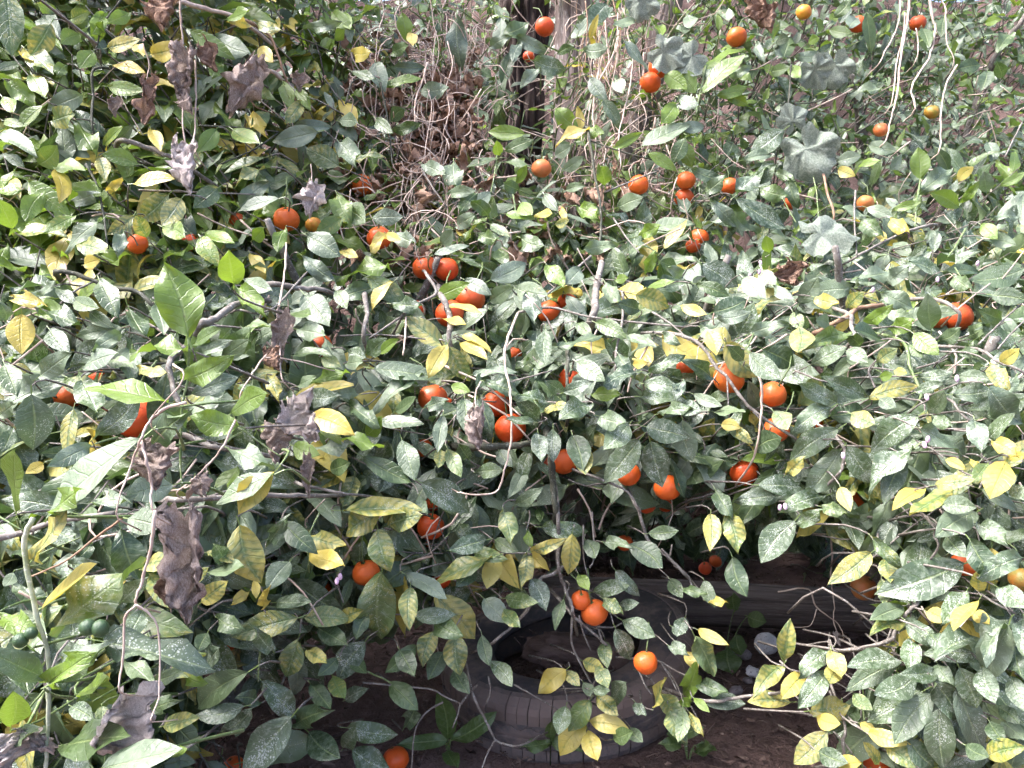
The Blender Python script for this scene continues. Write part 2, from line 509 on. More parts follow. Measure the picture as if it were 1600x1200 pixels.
class Leaf:
    __slots__ = ('base', 'X', 'Y', 'Z', 'L', 'W', 'var', 'par', 'rnd', 'score', 'hero')
    def matrix(self, org):
        b = self.base - org
        return Matrix(((self.X[0] * self.W, self.Y[0] * self.L, self.Z[0] * self.L, b[0]),
                       (self.X[1] * self.W, self.Y[1] * self.L, self.Z[1] * self.L, b[1]),
                       (self.X[2] * self.W, self.Y[2] * self.L, self.Z[2] * self.L, b[2]), (0, 0, 0, 1)))
def make_leaf(base, d, nvec, L, W, ty, hero=False):
    lf = Leaf()
    lf.base = np.asarray(base, float)
    lf.Y = nrm(d)
    z = np.asarray(nvec, float)
    z = z - lf.Y * z.dot(lf.Y)
    if np.linalg.norm(z) < 1e-3:
        z = np.cross(lf.Y, (1, 0.2, 0.1))
    lf.Z = nrm(z)
    lf.X = np.cross(lf.Y, lf.Z)
    lf.L, lf.W = L, W
    lf.var = random.randrange(NVAR)
    lf.par = par_of(ty)
    lf.rnd = random.random()
    lf.hero = hero
    lf.score = 0
    return lf

# ------------------------------------------------------------------ plants: one thing each, leaves and branches are its parts
TREES = {}
def tree(key, name, loc, label, cat, group=None):
    t = empty(name, loc, label, cat, group)
    TREES[key] = dict(o=t, loc=np.array(loc, float), leaves=[], twig=MB())
def gp(px, depth, off=0.0):
    p = P(px, 600, depth)
    return (p[0], p[1] + off, ground_z(p[0], p[1] + off))
tree('fore', 'lemon_tree', gp(-100, 0.95), 'lemon tree with big green and yellowish leaves, white stem and unripe green fruit', 'tree')
tree('uleft', 'citrus_tree', gp(150, 2.2), 'citrus tree with sunlit yellow-green shoots hung with dried vine leaves', 'tree')
tree('mleft', 'citrus_tree', gp(330, 1.9), 'citrus tree with grey-green leaves and a thick grey bough, beside the lemon tree', 'tree')
tree('mid', 'orange_tree', gp(800, 2.75), 'orange tree with blotchy yellow leaves drooping over the old tyre', 'tree')
tree('right', 'citrus_tree', gp(1480, 1.85), 'citrus tree with large white-speckled dark leaves overhanging the log', 'tree')
tree('back', 'orange_tree', gp(950, 2.9, 0.2), 'orange tree with fresh green shoots in front of the old trunk', 'tree')
tree('uright', 'citrus_tree', gp(1400, 3.1), 'citrus tree with small dark leaves behind hanging dry vines', 'tree')

def which_tree(px, py, d):
    fr = front(px, py)
    if px < 420 and py > 560 and d < 1.12: return 'fore'
    if py < 400 + 0.05 * px and px < 560: return 'uleft'
    if px < 600 and py >= 400: return 'mleft'
    if px > 1130 and py > 400 - 0.08 * (px - 1130): return 'right'
    if px > 1130: return 'uright'
    if py < 400: return 'back'
    return 'mid'

CROPS = {'A': (0, 0), 'B': (530, 0), 'C': (1060, 0), 'D': (0, 400), 'E': (530, 400), 'F': (1060, 400), 'G': (0, 800), 'H': (530, 800), 'I': (1060, 800)}
def cx(c, x, y):
    return CROPS[c][0] + x * 0.3375, CROPS[c][1] + y * 0.3375

HEROES = {
'A': '''30 -60 45 190 110 m@1.0;235 110 150 240 120 m;370 160 290 200 70 g;430 240 380 300 80 g;310 300 270 340 80 g;700 250 790 210 80 y;1160 120 1070 100 45 y;880 140 1060 250 70 l;1000 170 1130 230 100 p
520 300 640 305 40 y;600 60 520 90 60 l;100 240 150 290 35 y;30 380 150 480 80 l;200 490 70 600 50 g;150 350 200 430 70 g;380 440 230 500 90 p;240 560 330 530 90 m;360 570 440 680 60 g;480 670 540 590 45 g;550 650 600 590 45 p
0 620 130 670 60 p;180 760 260 680 90 g;640 760 490 720 70 l;260 790 300 890 50 y;460 730 480 800 60 m;620 850 780 820 55 y;780 900 650 1010 100 m;840 920 760 1030 90 m;1230 730 1060 800 40 m;1230 780 1080 830 40 m;1010 870 910 950 80 m
1570 770 1430 690 110 m;1360 580 1520 570 60 p;1470 610 1280 650 90 p;200 890 130 1010 80 l;130 840 300 970 90 l;60 1060 10 950 80 l;350 1000 220 1050 50 g;470 1020 310 1150 60 p;620 1000 510 1070 60 m;680 1100 640 1020 80 m;570 1080 550 1150 60 p
1110 960 1230 850 80 p;1290 920 1110 960 50 p;750 1050 850 1100 80 g;950 1080 1060 1100 50 g;1170 1110 1220 1060 60 l;1320 1060 1290 1150 60 l;1580 1010 1480 1060 90 g;1420 1090 1540 1160 110 b;1560 900 1600 1000 90 g;1000 600 930 680 70 l
500 400 640 410 60 g;1160 410 1250 440 50 g;1030 300 990 350 70 l;1540 60 1600 100 70 l;1420 130 1530 100 50 p;1200 220 1250 270 60 y;250 760 370 770 50 g;500 880 540 840 40 y;370 1130 480 1160 80 m;930 1100 990 1180 80 g
250 40 180 20 70 g;330 90 400 60 60 g;480 60 430 150 60 l;500 220 620 180 60 m;620 200 660 250 40 y;120 230 230 320 80 m;440 190 470 110 50 l;1050 90 1150 60 50 l;1180 100 1280 130 50 m;1400 470 1330 560 60 m;1240 520 1180 590 60 g;1080 600 1190 660 70 g;10 450 60 520 60 g;20 560 90 570 40 g;330 860 430 870 60 l;330 930 420 900 60 p;700 600 740 680 50 y;1150 540 1210 600 60 y;1310 380 1340 470 60 l;1370 420 1420 480 50 l''',
'B': '''290 60 310 170 90 l;335 150 340 200 45 y;545 80 565 285 90 b;60 240 130 240 70 y;20 60 50 130 60 l;170 290 200 370 80 p;60 330 160 370 40 g;210 400 360 345 45 l;250 310 390 300 50 g;240 250 310 210 50 g;370 420 490 400 70 p
170 550 230 600 55 g;250 610 340 570 55 g;240 560 300 510 60 g;60 740 190 700 35 m;0 560 80 570 60 p;0 660 60 740 90 p;530 750 540 845 90 p;385 760 480 800 60 p;700 220 780 170 50 p;760 160 870 100 90 g;820 170 960 230 60 p;840 200 810 270 50 p
920 320 850 390 50 p;900 280 1040 310 110 s;1010 250 1080 220 40 g;1160 180 1190 80 30 y;1100 110 1130 70 25 p;1240 20 1170 100 80 s;1130 230 1230 220 70 p;1370 95 1280 110 40 p;1310 180 1420 300 40 b;1160 360 1230 450 60 b;1220 460 1300 580 50 b;1280 370 1310 420 60 s
860 620 700 600 60 l;1000 500 1100 580 110 l;1160 600 1010 640 40 y;1160 590 1210 610 50 l;740 720 730 660 55 l;770 700 880 650 60 g;730 735 600 760 30 g;750 750 870 745 25 g;820 850 870 770 40 l;830 880 770 850 60 g;640 890 570 970 60 g;690 1000 630 940 60 g
840 940 890 990 70 l;770 990 890 1000 40 l;900 1000 980 995 35 y;1110 960 1180 1000 90 l;1030 960 1050 1010 30 y;1230 860 1210 780 70 l;1290 960 1380 920 80 p;1270 690 1390 620 45 l;1400 680 1600 580 70 p;1560 480 1500 560 70 l;1510 340 1600 400 110 l
1600 640 1550 740 90 g;1430 710 1550 780 50 l;1000 720 1060 680 60 p;1040 790 1120 730 50 p;0 960 110 1030 100 g;150 1010 270 1000 70 b;260 1080 330 1110 70 p;220 1080 150 1140 40 y;220 1080 280 1110 40 y;470 1130 520 1070 60 p;440 1180 580 1130 35 p;640 1080 720 1100 60 g
840 1100 930 1130 80 g;1000 1040 1060 1020 40 m;1130 1160 1280 1130 60 p;1390 1090 1460 1050 60 l;0 1160 70 1170 30 y;500 900 600 880 50 p;600 960 700 880 60 p;950 900 1000 960 50 g;1050 880 1120 860 40 p;700 1040 780 1080 40 m;540 1050 620 1000 60 p''',
'C': '''120 320 280 200 40 l;110 430 290 280 60 l;80 430 0 330 80 l;180 440 310 400 50 l;200 430 320 480 50 l;0 450 80 480 70 p;0 590 130 570 55 p;0 650 60 760 70 l;540 260 660 250 50 p;830 80 790 130 60 p;700 140 790 150 50 g;720 80 790 0 50 g;870 60 900 220 50 g
940 410 800 420 35 p;490 600 350 700 90 s;300 740 430 700 50 p;270 900 420 750 60 s;270 920 470 1050 80 s;150 930 270 1040 60 b;60 780 200 830 55 g;120 890 200 820 60 g;370 870 490 900 70 g;450 800 530 830 40 p;360 850 440 770 80 s;510 830 550 940 55 g
1120 830 1110 700 100 l;1120 890 1270 770 80 b;730 750 830 720 60 p;740 780 800 800 60 y;830 770 910 735 30 l;1290 840 1360 780 60 y;1430 890 1420 820 90 p;1490 860 1600 800 40 l;1310 940 1370 860 40 l;1300 960 1180 900 70 l;990 970 1110 940 40 l;870 960 970 990 50 p
740 960 880 1000 35 p;840 1020 920 1070 70 g;980 1010 1050 1060 60 y;920 1080 960 1100 40 y;1460 1010 1580 990 40 p;1440 1100 1550 1130 90 p;1400 1040 1460 1090 60 l;420 1170 410 1110 50 l;1230 80 1220 150 50 g;1130 130 1160 200 40 g;1400 300 1300 320 60 g
1430 330 1410 390 60 g;1500 360 1480 300 50 g;880 670 1000 690 60 p;40 70 50 130 60 b;170 70 260 60 20 p;450 200 510 180 60 b;360 200 390 260 40 b;430 330 500 310 50 g;520 300 560 360 50 l;600 200 650 180 50 l;240 360 330 300 40 p;1420 110 1480 90 60 l;1540 160 1500 210 60 g;1250 790 1200 700 50 g''',
'D': '''870 375 770 65 190 l@1.15;1080 130 1060 0 160 l@1.2;1130 110 1250 160 70 p;1100 150 1200 240 80 l;460 110 520 230 90 g;390 40 450 20 60 y;100 270 100 425 125 y;60 190 150 200 60 y;170 260 340 270 45 g;340 200 450 240 70 g;720 230 760 340 60 p;600 250 660 370 60 g
610 430 600 550 80 b;640 520 750 530 55 m;570 360 450 420 60 p;560 330 380 370 70 p;180 560 310 460 90 p;380 520 480 440 60 p;870 440 620 400 40 l@1.17;780 680 430 560 90 l@1.1;860 570 1020 480 110 l@1.14;1020 480 1110 410 70 p;1050 440 1130 360 90 g;890 640 1070 560 90 b@1.2
870 710 990 660 60 p;1100 790 900 740 110 l@1.12;1070 730 1230 650 90 l@1.15;860 800 780 720 90 g;690 900 810 770 130 g@1.05;145 640 150 880 145 b@1.2;20 500 60 600 90 g;0 740 60 690 60 p;340 710 290 890 60 m;450 830 620 660 110 s;310 560 420 600 90 m;380 580 440 700 110 s
650 850 200 1160 130 p@0.8;420 880 250 960 80 p@0.85;80 1180 90 920 70 l@0.85;200 960 130 1000 50 y@0.85;240 1185 330 1080 40 l@0.8;1270 1010 1000 1110 90 p@0.98;1270 1000 1100 1180 110 y@0.99;1060 890 1240 930 60 p@1.1;800 1060 600 1110 120 p@0.9;1350 660 1600 590 50 y;1420 590 1580 530 50 l
1440 740 1600 800 100 y;1360 880 1440 900 80 l;1440 890 1600 870 50 p;1200 800 1280 790 50 m;1430 650 1530 640 90 s;1380 340 1490 360 80 p;1410 180 1510 300 110 b;1330 270 1430 280 40 g;1560 160 1600 230 60 g;1400 0 1530 100 70 b;1370 460 1500 430 35 g;1170 400 1300 310 60 p
1120 330 1240 320 30 m;1530 990 1600 960 90 g;440 1140 540 1110 50 p;900 410 1000 340 45 g;920 450 1020 390 60 p;30 300 10 240 60 p;230 340 300 420 80 d;330 440 250 420 70 d;500 480 600 500 40 p;420 260 490 300 60 g;540 620 480 660 60 d;60 800 20 880 60 d;700 420 720 380 40 d;1240 560 1280 640 60 m;1380 600 1450 560 40 p;1490 470 1560 500 60 m;1110 600 1220 640 40 g;1480 780 1560 840 60 l;180 180 240 120 40 p;260 150 330 190 40 d''',
'E': '''230 40 0 90 60 l;0 190 150 140 80 g;130 100 300 210 90 m;250 120 140 200 35 y;240 220 360 220 60 d;450 190 580 130 70 l;580 110 680 160 60 b;700 110 860 20 90 p;700 210 790 150 70 p;960 40 1030 130 70 l;820 150 940 170 90 p;870 180 900 280 80 s
490 420 320 280 90 m;500 410 420 550 80 y;510 420 610 570 80 m;560 400 670 460 50 y;570 370 690 385 28 y;510 230 640 240 25 y;480 290 570 290 22 y;160 520 430 540 85 b;30 500 100 490 60 p;130 460 190 400 80 s;190 450 260 390 40 l;160 730 330 530 60 p
90 640 0 640 50 p;260 720 350 660 50 g;180 770 360 760 60 g;50 690 160 740 60 g;520 600 590 620 50 l;400 700 470 670 60 b;480 740 460 880 60 b;580 660 590 800 80 d;640 660 700 800 70 d;670 580 820 620 60 d;620 550 800 510 40 p;110 930 310 1040 80 g
290 850 340 1000 90 b;380 1050 590 1170 120 s;370 1110 400 1180 40 p;20 1180 340 1160 70 m;0 840 190 850 40 l;130 830 180 760 70 l;970 680 840 640 50 s;930 760 850 680 70 s;1040 640 970 590 60 s;1040 630 1140 580 60 s;900 770 790 750 40 s;920 820 935 930 70 s;990 800 990 920 65 s
1100 490 1210 560 80 s;1380 540 1250 560 50 s;1410 590 1540 600 70 s;1440 540 1570 450 50 s;1400 650 1600 640 70 s;1420 790 1600 830 100 s;1480 730 1600 690 50 s;1390 850 1240 1030 110 s;1440 860 1490 1050 120 s;1340 780 1240 880 110 s;1200 740 1300 760 100 s;1160 690 1060 730 90 s
1170 640 1290 640 60 l;950 720 1040 680 40 m;1080 830 1120 960 100 d;1140 880 1140 1000 100 m;955 340 955 490 70 s;1100 310 1160 360 50 g;1010 420 1200 360 40 g;1190 310 1300 360 70 g;1390 250 1320 220 80 d;1370 180 1520 230 90 m;1430 150 1530 110 35 l;1280 110 1330 100 50 l
1420 80 1450 0 50 l;1330 370 1450 400 40 s;1290 450 1340 520 60 d;1500 360 1560 390 50 s;1360 500 1410 490 40 y;500 890 550 990 60 m;470 890 460 970 50 m;640 1000 730 990 70 s;820 1150 900 1090 60 s;700 560 640 600 60 d;740 900 790 960 60 d;40 440 100 460 60 s;1230 120 1290 200 60 p;1120 60 1060 120 70 p;1560 60 1500 30 60 g;1590 100 1540 60 50 p;340 600 280 560 50 d;850 440 880 400 60 d;600 940 560 880 60 d''',
'F': '''110 40 260 130 110 s;80 130 220 170 60 g;300 100 390 180 80 p;380 70 440 130 80 p;440 140 520 190 50 p;160 260 310 190 90 d;180 290 320 260 60 p;280 360 340 230 80 s;330 360 490 310 60 p;560 220 640 110 100 p;800 150 620 160 90 p;630 190 720 210 60 y;780 240 840 180 70 m
530 260 560 320 60 m;560 330 550 440 100 m;10 230 120 270 50 y;140 350 170 430 70 y;100 330 160 370 50 p;220 400 370 540 120 m;330 450 460 560 90 s;390 430 540 500 110 d;620 500 750 430 80 s;780 360 640 400 70 m;920 490 990 440 60 m;870 310 960 240 60 l;960 260 1070 290 60 p
970 340 1070 300 70 l;1090 360 1190 440 80 l;1070 410 1120 460 70 g;940 390 820 350 60 g;1170 340 1160 210 90 p;1600 60 1370 110 100 b;1450 180 1600 200 80 g;1270 90 1340 140 70 g;1240 70 1400 60 50 g;830 100 1000 50 60 p;940 170 1080 230 80 p;960 130 1040 60 70 p;1210 390 1290 340 80 g
1300 440 1370 440 60 g;1000 530 1050 540 40 y;930 560 990 550 50 l;1110 560 1250 540 60 s;1100 630 1210 590 45 s;1290 560 1420 560 60 s;1440 500 1510 590 70 m;1490 490 1560 440 80 y;730 680 580 600 70 s;710 700 560 780 80 s;860 640 720 570 80 s;700 740 860 690 90 d;880 660 1080 610 70 m
740 800 530 930 100 s;750 900 600 1090 110 b;780 880 900 1040 100 s;1090 890 880 1040 80 s;1040 960 970 1110 90 s;1270 640 1450 620 80 b;1440 610 1600 770 120 b;1160 730 1230 630 70 s;1180 740 1250 780 70 s;1370 760 1400 880 80 s;1420 860 1520 740 60 s;1120 800 1370 890 80 b
1110 740 910 880 110 s;800 730 900 780 80 m;1020 830 1100 880 100 s;1520 950 1460 1070 110 y;1400 1080 1590 1150 60 p;1190 1060 1340 1030 60 m;1270 1090 1090 1170 60 m;1140 1080 1010 1140 50 y;1460 860 1550 910 70 y;1520 940 1600 920 40 y;1350 940 1400 980 30 y;1240 940 1320 980 40 y
440 720 500 800 80 m;200 780 270 790 70 y;270 800 330 850 50 m;160 720 290 710 30 p;70 640 190 690 50 p;0 690 90 710 80 s;20 760 60 930 100 b;370 1060 570 1060 90 s;490 1110 290 1120 80 s;680 1110 510 1160 80 s;350 900 470 850 100 d;500 1010 560 950 60 m;170 1080 230 1180 70 d
750 1070 790 1160 60 y;1220 1150 1360 1160 80 s;660 1160 750 1180 60 m;20 580 0 640 60 s;150 560 60 500 70 d;600 330 560 280 50 s;700 320 640 300 60 p;780 440 860 480 70 s;840 420 800 380 60 g;930 660 1000 700 70 s;1500 300 1430 260 60 g;1560 560 1500 640 60 s;300 480 250 430 60 d;1540 1060 1600 1120 80 s;1430 960 1380 1020 60 m''',
'G': '''215 570 560 210 110 m@0.85;200 440 430 270 60 y@0.86;150 220 270 0 70 m@0.85;0 480 125 530 80 l@0.85;480 600 945 640 130 b@0.82;240 790 490 610 90 p@0.82;230 790 320 660 70 l@0.82;210 770 0 660 110 b@0.82;50 990 60 840 110 l@0.85;300 1080 540 1020 120 g@0.85;60 1060 160 1010 50 p@0.85
480 1185 770 1080 120 p@0.8;770 1120 850 1095 40 l@0.8;370 840 500 790 60 l@0.9;560 80 640 290 170 d;590 30 700 50 110 p@0.9;470 900 465 970 70 m;780 730 890 660 80 m;760 990 880 950 70 m;950 740 1020 640 60 s;1150 740 850 920 110 b;1130 900 930 940 80 s
1210 780 1370 940 100 s;1350 950 1160 1185 150 s;1380 490 1110 570 110 m;1380 590 1320 760 110 m;1410 490 1600 490 90 m;1480 540 1590 600 80 d;1110 60 1200 300 170 m;1340 230 1250 340 90 p;1430 190 1580 250 80 y;960 190 1060 200 40 m;970 280 1120 270 60 p;1280 420 1410 400 60 s
1150 370 1090 410 45 y;1010 490 1090 520 100 g;930 420 1010 350 80 m;1180 310 1190 380 30 y;1220 440 1230 370 40 y;1430 110 1570 140 80 m;1320 50 1440 150 90 d;580 690 700 780 60 p;1370 980 1480 930 90 g;1430 1020 1560 1130 110 d;700 920 790 880 70 g;1040 1010 1140 930 80 s;640 260 760 200 50 m
690 290 760 400 80 m;480 370 550 320 50 y;0 60 40 130 60 p;60 280 20 340 50 p;260 90 330 130 60 d;420 150 360 210 60 d;330 240 410 230 60 d;90 420 30 440 60 d;560 420 640 340 80 s;660 460 600 560 80 s;640 640 740 680 60 s;720 780 800 740 60 g;330 900 420 950 70 d;420 870 350 830 50 g;860 760 930 780 60 l;960 560 920 640 70 g;1260 640 1200 560 70 s;1200 880 1120 860 70 d;1440 800 1520 900 70 d;1560 680 1490 740 60 g;1420 640 1500 690 60 m;1540 760 1590 860 70 m;1060 240 1000 160 70 s;870 330 930 280 60 m;1240 150 1300 60 60 d''',
'H': '''200 10 20 100 110 m;230 60 340 20 100 m;180 80 230 245 110 m;200 270 190 600 160 m;330 350 330 500 80 m;310 290 480 370 70 p;440 380 630 570 130 m;710 210 440 290 70 m;0 500 90 460 60 m;350 480 520 470 70 s;440 500 540 550 110 g;440 550 390 690 80 m;540 560 560 740 100 m
660 570 690 700 60 g;360 620 230 730 70 g;60 660 120 740 60 g;120 600 10 760 130 s;230 790 340 890 90 g;40 1000 250 1020 90 s;60 1100 230 1185 120 s;300 1000 340 920 60 d;530 730 590 820 70 d;700 690 790 800 70 s;730 200 690 320 80 y;870 200 850 320 65 m
870 90 890 150 40 l;900 180 1020 130 55 m;760 0 790 120 80 m;720 130 810 170 60 g;680 130 530 170 80 s;620 180 740 200 70 m;940 70 1140 75 80 s;890 310 950 430 80 s;770 400 890 410 70 m;670 400 770 500 100 p;760 450 830 530 60 m;1080 100 1060 280 80 m;1110 290 1150 350 50 l
1140 130 1180 210 90 d;1230 140 1330 150 50 s;1430 100 1560 90 60 d;1340 150 1480 250 120 d;1280 270 1390 380 60 s;1180 370 1310 340 70 s;1530 310 1580 380 60 g;1220 400 1290 450 60 m;1300 430 1370 420 50 s;1310 500 1440 560 80 s;1280 540 1350 680 80 s;1540 530 1600 560 80 s;1530 620 1600 650 90 s
1050 730 935 830 90 y;1050 740 1100 790 60 m;1200 720 1240 800 70 m;1230 600 1240 700 60 m;1130 690 1210 720 60 m;1130 790 1160 850 50 p;1170 820 1250 830 40 s;1260 900 1330 800 70 s;1190 850 1270 920 70 m;1160 870 1070 1000 90 m;1050 900 1020 1010 80 s;1140 980 1030 1110 100 y;1150 1010 1190 1140 80 y
1160 970 1310 990 80 y;1270 1050 1340 1020 90 g;1370 880 1410 930 60 s;1490 840 1560 930 90 m;1530 910 1600 1040 90 m;1460 900 1500 780 40 m;1040 400 990 520 40 d;1350 1000 1400 1060 60 d;30 870 100 830 60 s;130 480 90 560 70 d;280 640 340 740 80 d;480 650 420 760 80 d;20 1090 60 1020 70 s;640 260 560 320 70 d;600 120 560 60 80 s''',
'I': '''150 10 150 140 75 m;230 10 270 160 90 m;540 40 400 215 120 s;540 60 640 0 60 s;890 190 730 300 90 m;900 120 1030 240 60 m;960 220 980 310 80 m;940 310 950 420 60 m;1320 240 965 350 160 s;1380 0 1220 90 110 p;1240 110 1320 190 100 d;1390 60 1500 130 100 s;1350 130 1480 290 110 d
1600 210 1430 280 90 s;1480 350 1600 430 90 s;1390 370 1390 300 60 m;1330 370 1250 470 90 s;1390 410 1290 540 50 y;1360 460 1430 510 60 y;1150 460 1240 500 70 y;1040 440 920 480 70 p;1050 510 930 520 60 m;1050 500 1190 590 110 s;250 210 310 370 90 d;120 320 160 410 60 s
130 410 210 410 30 y;20 350 110 370 40 g;90 545 210 600 50 y;75 575 160 750 90 m;30 490 0 560 60 s;30 650 80 720 50 y;20 850 70 740 70 l;80 780 200 820 60 g;60 880 10 880 40 l;70 860 130 910 35 l;130 890 290 890 70 s;20 900 0 1050 60 m;50 930 100 1010 40 m
490 690 510 540 75 m;480 710 375 820 80 m;590 740 500 830 80 y;700 640 580 740 80 s;710 640 750 750 75 m;740 720 700 790 70 m;520 880 340 880 70 m;690 740 570 890 90 s;610 920 780 890 100 m;640 950 740 980 70 y;810 840 890 910 60 m;1030 690 820 690 80 s;1010 700 800 810 90 b
1100 760 920 840 100 s;1130 830 900 950 110 s;1180 840 1020 1050 120 b;1180 780 1310 970 110 s;1210 910 1230 1180 120 s;1290 810 1430 1100 110 b;1080 590 1070 720 80 s;1190 740 1080 740 80 s;1410 670 1180 650 80 s;1420 590 1260 590 80 s;1540 490 1400 590 50 s;1530 520 1440 770 130 b
1300 720 1380 900 110 s;1410 720 1460 870 90 s;1540 760 1600 900 80 s;1600 490 1600 620 70 s;690 1020 540 1150 100 m;650 1110 760 1150 80 d;740 1170 830 1160 70 y;840 980 900 1010 60 y;880 1020 1020 1050 70 y;960 1080 1080 1170 110 m;930 1170 900 1090 40 m;1430 1130 1560 1090 90 m
1060 1050 1200 1180 130 d;1330 1080 1430 1130 90 d;1480 900 1560 960 120 d;1500 970 1590 1040 90 b;1440 970 1500 1060 90 d;1200 700 1260 780 90 b;1560 620 1590 740 80 d;1160 560 1240 620 70 d;1020 620 1080 560 60 y'''}

VIEW = np.array([0, 0, CAM_H])
UPV = np.array([0, 0, 1.0])
HERO_PTS = []
for cid, txt in HEROES.items():
    for ent in txt.replace('\n', ';').split(';'):
        w5 = ent.split()
        x0, y0, x1, y1, wpx = [float(q) for q in w5[:5]]
        ty = w5[5][0]
        if cid == 'A' and ty == 'g':
            ty = 'o'
        b = cx(cid, x0, y0)
        t = cx(cid, x1, y1)
        mx_, my_ = (b[0] + t[0]) / 2, (b[1] + t[1]) / 2
        d = float(w5[5].split('@')[1]) if '@' in w5[5] else front(mx_, my_) - 0.05 + 0.05 * random.random()
        pb, pt = P(*b, d), P(*t, d)
        la = np.linalg.norm(pt - pb)
        wapp = wpx * 0.3375 / FPX * d * 1.12
        L = la
        Lw = random.uniform(0.062, 0.08)
        if la < Lw:
            L = min(Lw, la * 1.45)
        zt = math.sqrt(max(0.0, L * L - la * la))
        pt2 = P(*t, d - zt)
        Y = nrm(pt2 - pb)
        L = np.linalg.norm(pt2 - pb)
        W = max(wapp * 0.94, L * random.uniform(0.34, 0.44))
        W = min(W, L * 0.62)
        view = nrm(VIEW - (pb + pt2) / 2)
        z0 = nrm(view - Y * view.dot(Y))
        phi = min(R(62), math.acos(min(1.0, wapp / W)))
        sd_ = np.cross(Y, z0)
        c1 = z0 * math.cos(phi) + sd_ * math.sin(phi)
        c2 = z0 * math.cos(phi) - sd_ * math.sin(phi)
        zz = c1 if c1[2] > c2[2] else c2
        # blade leans a little to the light
        zz = nrm(zz + 0.25 * UPV + 0.12 * (rng.random(3) - 0.5))
        lf = make_leaf(pb, Y, zz, L * 1.13, W * 1.08, ty, True)
        lf.var = lf.var // 2 * 2
        tk = which_tree(mx_, my_, d)
        TREES[tk]['leaves'].append(lf)
        back = np.array([random.uniform(-0.4, 0.4), 1.0, random.uniform(-0.6, 0.1)])
        st = pb - Y * L * 0.15
        q1 = st - Y * 0.015 + nrm(back) * 0.04
        q2 = q1 + nrm(back + np.array([random.uniform(-.6, .6), 0.3, -0.2])) * 0.10
        TREES[tk]['twig'].tube(smooth_path([st, q1, q2], 2), [0.0012, 0.0014, 0.0017, 0.002, 0.0024], 4)

